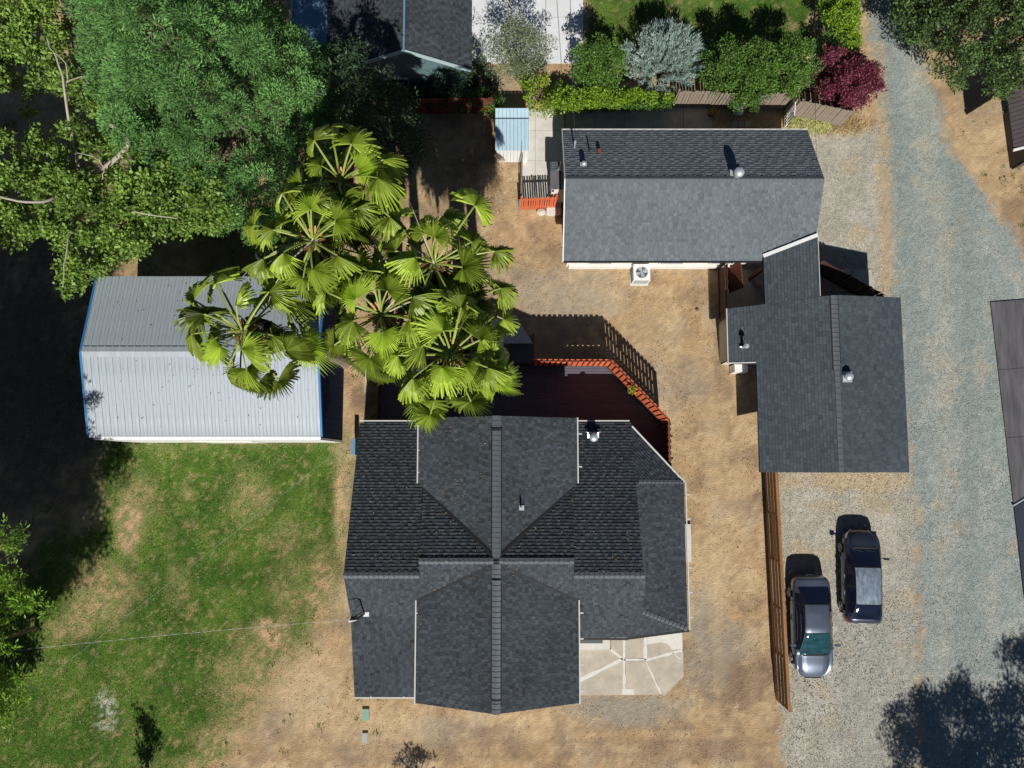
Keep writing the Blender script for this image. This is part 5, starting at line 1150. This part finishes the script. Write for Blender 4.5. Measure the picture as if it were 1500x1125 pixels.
# silver feathery shrub: upswept plumes
sv = P(962, 112, 0); SV = thing('silver_shrub', 'large feathery silver green shrub with upswept plumes', 'shrub', (sv.x, sv.y, 0)); rs = np.random.RandomState(9); VV = []; TT = []
for k in range(250):
    a = rs.rand() * 6.283; rr = rs.rand() ** .6; o = np.array([math.cos(a) * .35 * rr, math.sin(a) * .3 * rr, .3]); hgt = 3.0 * (1 - .62 * rr * rr) ; reach = 1.85 * rr
    tipv = np.array([math.cos(a) * reach * 1.12 + .12, math.sin(a) * reach * .98 + .3, hgt]); s_ = rs.uniform(.5, .95) ; n = 75
    u = s_ + (1.05 - s_) * rs.rand(n) - .25 * (rs.rand(n) < .45) * rs.rand(n) * 2; u = np.clip(u, .12, 1.05)
    base = o + (tipv - o) * u[:, None] + rs.normal(size=(n, 3)) * .05; dirv = norm(np.tile(tipv - o, (n, 1)) + np.array([.25, .75, .3]) + rs.normal(size=(n, 3)) * .75)
    VV.append(rhombs(base, dirv, norm(np.cross(dirv, rs.normal(size=(n, 3)))), .17 * (.7 + .6 * rs.rand(n, 1)), .032)); TT.append(np.clip(.5 + .2 * rs.normal() + .15 * rs.normal(size=n), 0, 1))
quads('foliage', np.concatenate(VV), np.concatenate(TT), M['silver'], SV)
b = MB()
for k in range(16): a = k * 2.4; b.tube([(0, 0, 0), (math.cos(a) * .9, math.sin(a) * .9, 1.5)], [.06, .02], 5)
b.build('stems', M['bark'], SV)
# big tree top right: several lobes
TR = P(1480, 60, 0); TRt = thing('shade_tree', 'large dense dark green tree in the upper right corner', 'tree', (P(1450, 80).x, P(1450, 80).y, 0)); tq = TRt.location
tpoly = [(1302, -60), (1308, 30), (1322, 62), (1352, 66), (1362, 82), (1366, 105), (1392, 122), (1402, 131), (1425, 118), (1442, 112), (1448, 140), (1476, 145), (1492, 138), (1580, 130), (1580, -60)]
cl = poly_clumps(tpoly, 520, lambda x, y: 3.4 + .016 * (x - 1300) - .010 * max(0, y - 60), .25, .5, 16, ((1430, 110, 18, 14), (1375, 40, 12, 9), (1440, 55, 14, 9), (1470, 95, 12, 12)), depth=2.6)
leafmass('foliage', TRt, M['oak'], [(a - tq.x, b_ - tq.y, max(.3, z), r, q) for a, b_, z, r, q in cl], 620, .14, .5, .45, seed=17)
trunk(TRt, (0, 0, -.1), (.2, .2, 5.2), .35, .2)
for k in range(9):
    a = k * .72; MB().tube([(.1, .1, 3.2), (1.6 * math.cos(a), 1.6 * math.sin(a), 4.6), (2.2 * math.cos(a), 2.0 * math.sin(a), 5.2)], [.14, .09, .03], 6).build('branch', M['bark'], TRt)
# flax clump and dry weeds
fx = P(1184, 180, 0); FX = thing('flax_clump', 'strappy yellow green clump at the foot of the weathered fence', 'plant', (fx.x, fx.y, 0)); V = []; T = []; rs = np.random.RandomState(3)
for k in range(900):
    ox, oy = rs.uniform(-.85, .85), rs.normal() * .16; a = rs.normal() * 1.2 - 1.57; L = rs.uniform(.3, .65); o = np.array([ox, oy, 0]); d = np.array([math.cos(a) * .5, math.sin(a) * .55, .75]); m_ = o + d * L * .6; e_ = m_ + np.array([math.cos(a), math.sin(a), -.25]) * L * .6; s = np.array([-math.sin(a), math.cos(a), 0]) * .018
    V += [[o - s, o + s, m_ + s, m_ - s], [m_ - s, m_ + s, e_ + s * .2, e_ - s * .2]]; tt = rs.rand(); T += [tt, tt]
quads('blades', np.array(V), np.array(T), M['flax'], FX)
# trees beyond the frame whose shade falls into it, and the bright sprays at the left edge
def crown_tree(label, x, y, zc, r, rz_, m, seed, n=120, dens=420, size=.17, name='tree', tr=.3, cr=(.5, .9), zmin=2.0, tb=None):
    t = thing(name, label, 'tree', (x, y, 0)); rs = np.random.RandomState(seed); cl = []
    for i in range(n):
        d = norm(rs.normal(size=3)); q = rs.rand() ** .4; s = rs.uniform(*cr); cl.append((d[0] * q * r, d[1] * q * r, max(zmin, zc + d[2] * q * rz_), s, s * .75))
    leafmass('foliage', t, m, cl, dens, size, .5, .45, seed=seed); tb = tb if tb is not None else (-4.2 if x < -20 else 0); trunk(t, (tb, 0, -.1), (0, 0, zc + rz_ * .5), tr, tr * .35)
    for k in range(7):
        a = k * .9; MB().tube([(0, 0, zc - rz_ * .6), (r * .45 * math.cos(a), r * .45 * math.sin(a), zc - .1 * rz_), (r * .85 * math.cos(a), r * .85 * math.sin(a), zc + .15 * rz_)], [tr * .4, tr * .25, .03], 6).build('branch', M['bark'], t)
    return t
crown_tree('tall bright green tree just beyond the lower left edge, sprays hanging into view', -22.3, -13.6, 11.2, 3.6, 3.2, M['willow'], 51, 260, 520, cr=(.6, 1.0))
crown_tree('tall tree beyond the left edge shading the ground beside the metal shed', -21.9, -8.4, 11.8, 4.2, 3.4, M['broad'], 52, 300, 520, cr=(.6, 1.0))
crown_tree('tall tree beyond the left edge level with the shed ridge', -22.6, -2.2, 12.0, 4.0, 3.4, M['broad'], 60, 280, 520, cr=(.6, 1.0))
crown_tree('tall tree beyond the left edge beside the spreading broad leaved tree', -25.0, 9.5, 9.0, 3.4, 3.4, M['broad'], 59, 150)
crown_tree('tall tree beyond the left edge, north of the shading tree', -23.4, 3.8, 11.0, 4.0, 3.4, M['broad'], 53, 240, 520, cr=(.6, 1.0))
crown_tree('tree beyond the lower right corner casting a lobed shadow on the gravel', 20.3, -19.7, 6.2, 2.9, 2.4, M['oak'], 54, 190, size=.15, cr=(.4, .8))
crown_tree('low broad tree beyond the bottom edge shading the driveway gravel', 25.6, -17.9, 6.4, 3.0, 2.8, M['oak'], 55, 190, size=.15, cr=(.4, .8))
crown_tree('slim young tree beyond the bottom edge casting a narrow shadow on the lawn', -16.6, -17.2, 4.4, .62, 1.7, M['oak'], 56, 34, 900, .12, cr=(.18, .32), tr=.06)
crown_tree('small round tree beyond the bottom edge below the main house', -4.1, -18.3, 4.2, 1.0, .75, M['oak'], 57, 24, 700, .11, cr=(.2, .4), tr=.07)
crown_tree('tree beyond the left edge above the lawn corner', -24.2, -13.5, 6.0, 2.8, 2.6, M['willow'], 58, 110)
sp = P(30, 930, 0); SPR = thing('willow_tree', 'bright green willowy sprays at the lower left edge', 'tree', (-22.2, -7.6, 0)); cl = []
rs = np.random.RandomState(77)
for (x, y, h, n) in ((25, 852, 6.2, 16), (50, 880, 6.2, 14), (15, 900, 6.0, 10), (10, 935, 6, 8), (22, 1000, 5.4, 8), (30, 1032, 5.2, 14), (8, 1050, 5.2, 10), (60, 1000, 5.4, 3), (20, 790, 6.8, 12)):
    for k in range(n): v = P(x - 14 + rs.normal() * 12, y + rs.normal() * 9, h + 3.6 - rs.rand() * .7); cl.append((v.x + 22.2, v.y + 7.6, v.z, .2 + .15 * rs.rand(), .14))
leafmass('foliage', SPR, M['willow'], cl, 620, .17, .3, .7, seed=78)
b = MB()
for (x, y, h) in ((30, 855, 6), (48, 880, 6), (30, 1030, 5), (20, 935, 5.8), (22, 790, 6.5)):
    v = P(x - 14, y, h + 3.3); b.tube([(0, 0, 0), (-.3, 0, 6.2), (v.x + 22.2, v.y + 7.6, v.z)], [.09, .06, .015], 6)
b.build('stems', M['bark'], SPR)
shrub('bush', 'bright green bush north of the metal shed, under the left tree', 'bush', 300, 322, 42, 20, 3.6, M['broad'], 700, .14, .6, seed=61)

# ================================================================== CABLES
def cable(label, pts, r, m, n=24, sag=.5, group=None, name='overhead_cable', dash=False):
    a, c = Vector(pts[0]), Vector(pts[-1]); q = [a.lerp(c, i / n) - Vector((0, 0, 4 * sag * (i / n) * (1 - i / n))) for i in range(n + 1)]; b = MB().tube(q, r, 5); o = b.build(name, m, label=label, cat='cable', group=group)
    if dash:
        for i in range(0, n): MB().tube([q[i].lerp(q[i + 1], .05), q[i].lerp(q[i + 1], .5)], r * 1.7, 5).build('cable_tie', M['pipe'], o)
    return o
mt_ = (mx.x - .34, mx.y, mz + 1.3)
cable('pale twisted service cable crossing the lower lawn to the main house', [mt_, P(-260, 985, 6.5)], .0042, M['wirel'], 46, .7, dash=True)
cable('thin cable crossing the lawn diagonally', [P(520, 640, 5.6), P(-60, 1090, 5.0)], .003, M['wirel'], 24, .5)
cable('black service cable dropping to the mast on the long low house', [MAST, P(834, -60, 6.5)], .014, M['wire'], 24, .4)
cable('thin grey cable running past the east end of the low house', [P(1197, 260, 5.5), P(1196, -60, 6.5)], .008, M['wire'], 20, .2)

# ================================================================== GROUND COVER: blades, straw, gravel
def scatter(n, seed):
    rs = np.random.RandomState(seed); x = rs.uniform(-26, 26, n); y = rs.uniform(-15, 23, n); return rs, x, y
rs, x, y = scatter(620000, 91); _, l, g, r = zones(x, y); k = rs.rand(len(x)) < l * .9; x, y = x[k], y[k]; n = len(x)
d = norm(np.stack([rs.normal(size=n), rs.normal(size=n), .55 + rs.rand(n)], 1)); s = norm(np.cross(d, rs.normal(size=(n, 3)))); L = rs.uniform(.04, .10, (n, 1))
V = np.stack([np.stack([x, y, np.full(n, .0)], 1) - s * .012, np.stack([x, y, np.full(n, .0)], 1) + s * .012, np.stack([x, y, np.full(n, .0)], 1) + d * L], 1)
quads('grass', V, np.clip(rs.normal(.5, .22, n), 0, 1), M['grass'], kind='stuff')
rs, x, y = scatter(150000, 92); _, l, g, r = zones(x, y); f = fbm(x, y, 1.1, 15); k = (g < .3) & (r < .3) & (rs.rand(len(x)) < sstep(.42, .68, f) * .55 + .02); x, y = x[k], y[k]; n = len(x); a = rs.rand(n) * 6.283
d = np.stack([np.cos(a), np.sin(a), .25 * rs.rand(n)], 1); s = np.stack([-np.sin(a), np.cos(a), np.zeros(n)], 1); L = rs.uniform(.05, .14, (n, 1)); o = np.stack([x, y, np.full(n, .022)], 1)
quads('straw', np.stack([o - s * .007, o + s * .007, o + d * L], 1), rs.rand(n), M['drygrass'], kind='stuff')
rs, x, y = scatter(260000, 93); _, l, g, r = zones(x, y); k = rs.rand(len(x)) < np.clip(np.maximum(g, r) * .75 + .012 * (l < .2), 0, 1); x, y = x[k], y[k]; n = len(x); rad = rs.uniform(.012, .032, n)
a = rs.rand(n) * 6.283; V = []
top = np.stack([x, y, rad * 1.1 + .01], 1); c = [np.stack([x + rad * np.cos(a + t), y + rad * np.sin(a + t), np.full(n, -.005)], 1) for t in (0, 2.1, 4.2)]
V = np.concatenate([np.stack([c[0], c[1], top], 1), np.stack([c[1], c[2], top], 1), np.stack([c[2], c[0], top], 1)]); vv = np.clip(rs.normal(.5, .28, n), 0, 1)
quads('loose_gravel', V, np.tile(vv, 3), M['gravelstone'], kind='stuff')
rs, x, y = scatter(5200, 96); px2, py2 = projn(x, y); _, l, g, r = zones(x, y); f = fbm(x, y, .8, 71); k = (g < .3) & (r < .3) & (l < .3) & (f > .56); x, y = x[k], y[k]; k = np.asarray(px2)[k]; x, y = x[(k < 560) | (k > 1380)], y[(k < 560) | (k > 1380)]; V = []; T = []
for X_, Y_ in zip(x, y):
    q = rs.uniform(.03, .10)
    for j_ in range(14):
        a = rs.rand() * 6.283; d = np.array([math.cos(a) * .8, math.sin(a) * .8, .7]) * q; s = np.array([-math.sin(a), math.cos(a), 0]) * q * .2; o = np.array([X_ + rs.normal() * q, Y_ + rs.normal() * q, 0.]); V.append([o - s, o + s, o + d + s * .3, o + d - s * .3]); T.append(rs.rand())
quads('small_weeds', np.array(V), np.array(T), M['grass'], kind='stuff')
rs, x, y = scatter(30000, 97); px2, py2 = projn(x, y); f = fbm(x, y, .9, 29); k = (f > .5) & (px2 > 380) & (px2 < 1130) & ((py2 > 560) | (py2 < 560)); x, y = x[k], y[k]; n = len(x); a = rs.rand(n) * 6.283
d = np.stack([np.cos(a), np.sin(a), .2 * rs.normal(size=n)], 1); s = np.stack([-np.sin(a), np.cos(a), .3 * rs.normal(size=n)], 1); o = np.stack([x, y, np.full(n, .03)], 1)
quads('leaf_litter', rhombs(o, d, s, rs.uniform(.03, .08, (n, 1)), .035), rs.rand(n), M['litter'], kind='stuff')
rs = np.random.RandomState(31); o = []
for k in range(520):
    if k % 5: x_, y_, K = rs.uniform(-6.5, 5), rs.uniform(-5.5, 1.7), 'H'
    else: x_, y_, K = rs.uniform(-17, -8.5), rs.uniform(1.5, 7.8), 'S'
    o.append((x_, y_, roof_h(K, x_, y_) + .125 + (.055 if K == 'H' else .03)))
o = np.array(o); n = len(o); a = rs.rand(n) * 6.283; d = np.stack([np.cos(a), np.sin(a), .1 * rs.normal(size=n)], 1); s = np.stack([-np.sin(a), np.cos(a), .2 * rs.normal(size=n)], 1)
quads('roof_litter', rhombs(o, d, s, rs.uniform(.04, .13, (n, 1)), .03), rs.rand(n), M['litter'], kind='stuff')
fg = P(1230, 185); rs = np.random.RandomState(12); n = 2600; x = fg.x + rs.normal(size=n) * .75; y = fg.y + rs.normal(size=n) * .28 + .1; a = rs.rand(n) * 6.283; d = norm(np.stack([np.cos(a), np.sin(a), .6 + rs.rand(n)], 1)); s = norm(np.cross(d, rs.normal(size=(n, 3)))); o = np.stack([x, y, np.zeros(n)], 1)
quads('dry_weeds', np.stack([o - s * .012, o + s * .012, o + d * rs.uniform(.1, .3, (n, 1))], 1), rs.rand(n), M['drygrass'], kind='stuff')
for o in list(bpy.data.objects):
    if o.name == 'boulder': bpy.data.objects.remove(o)
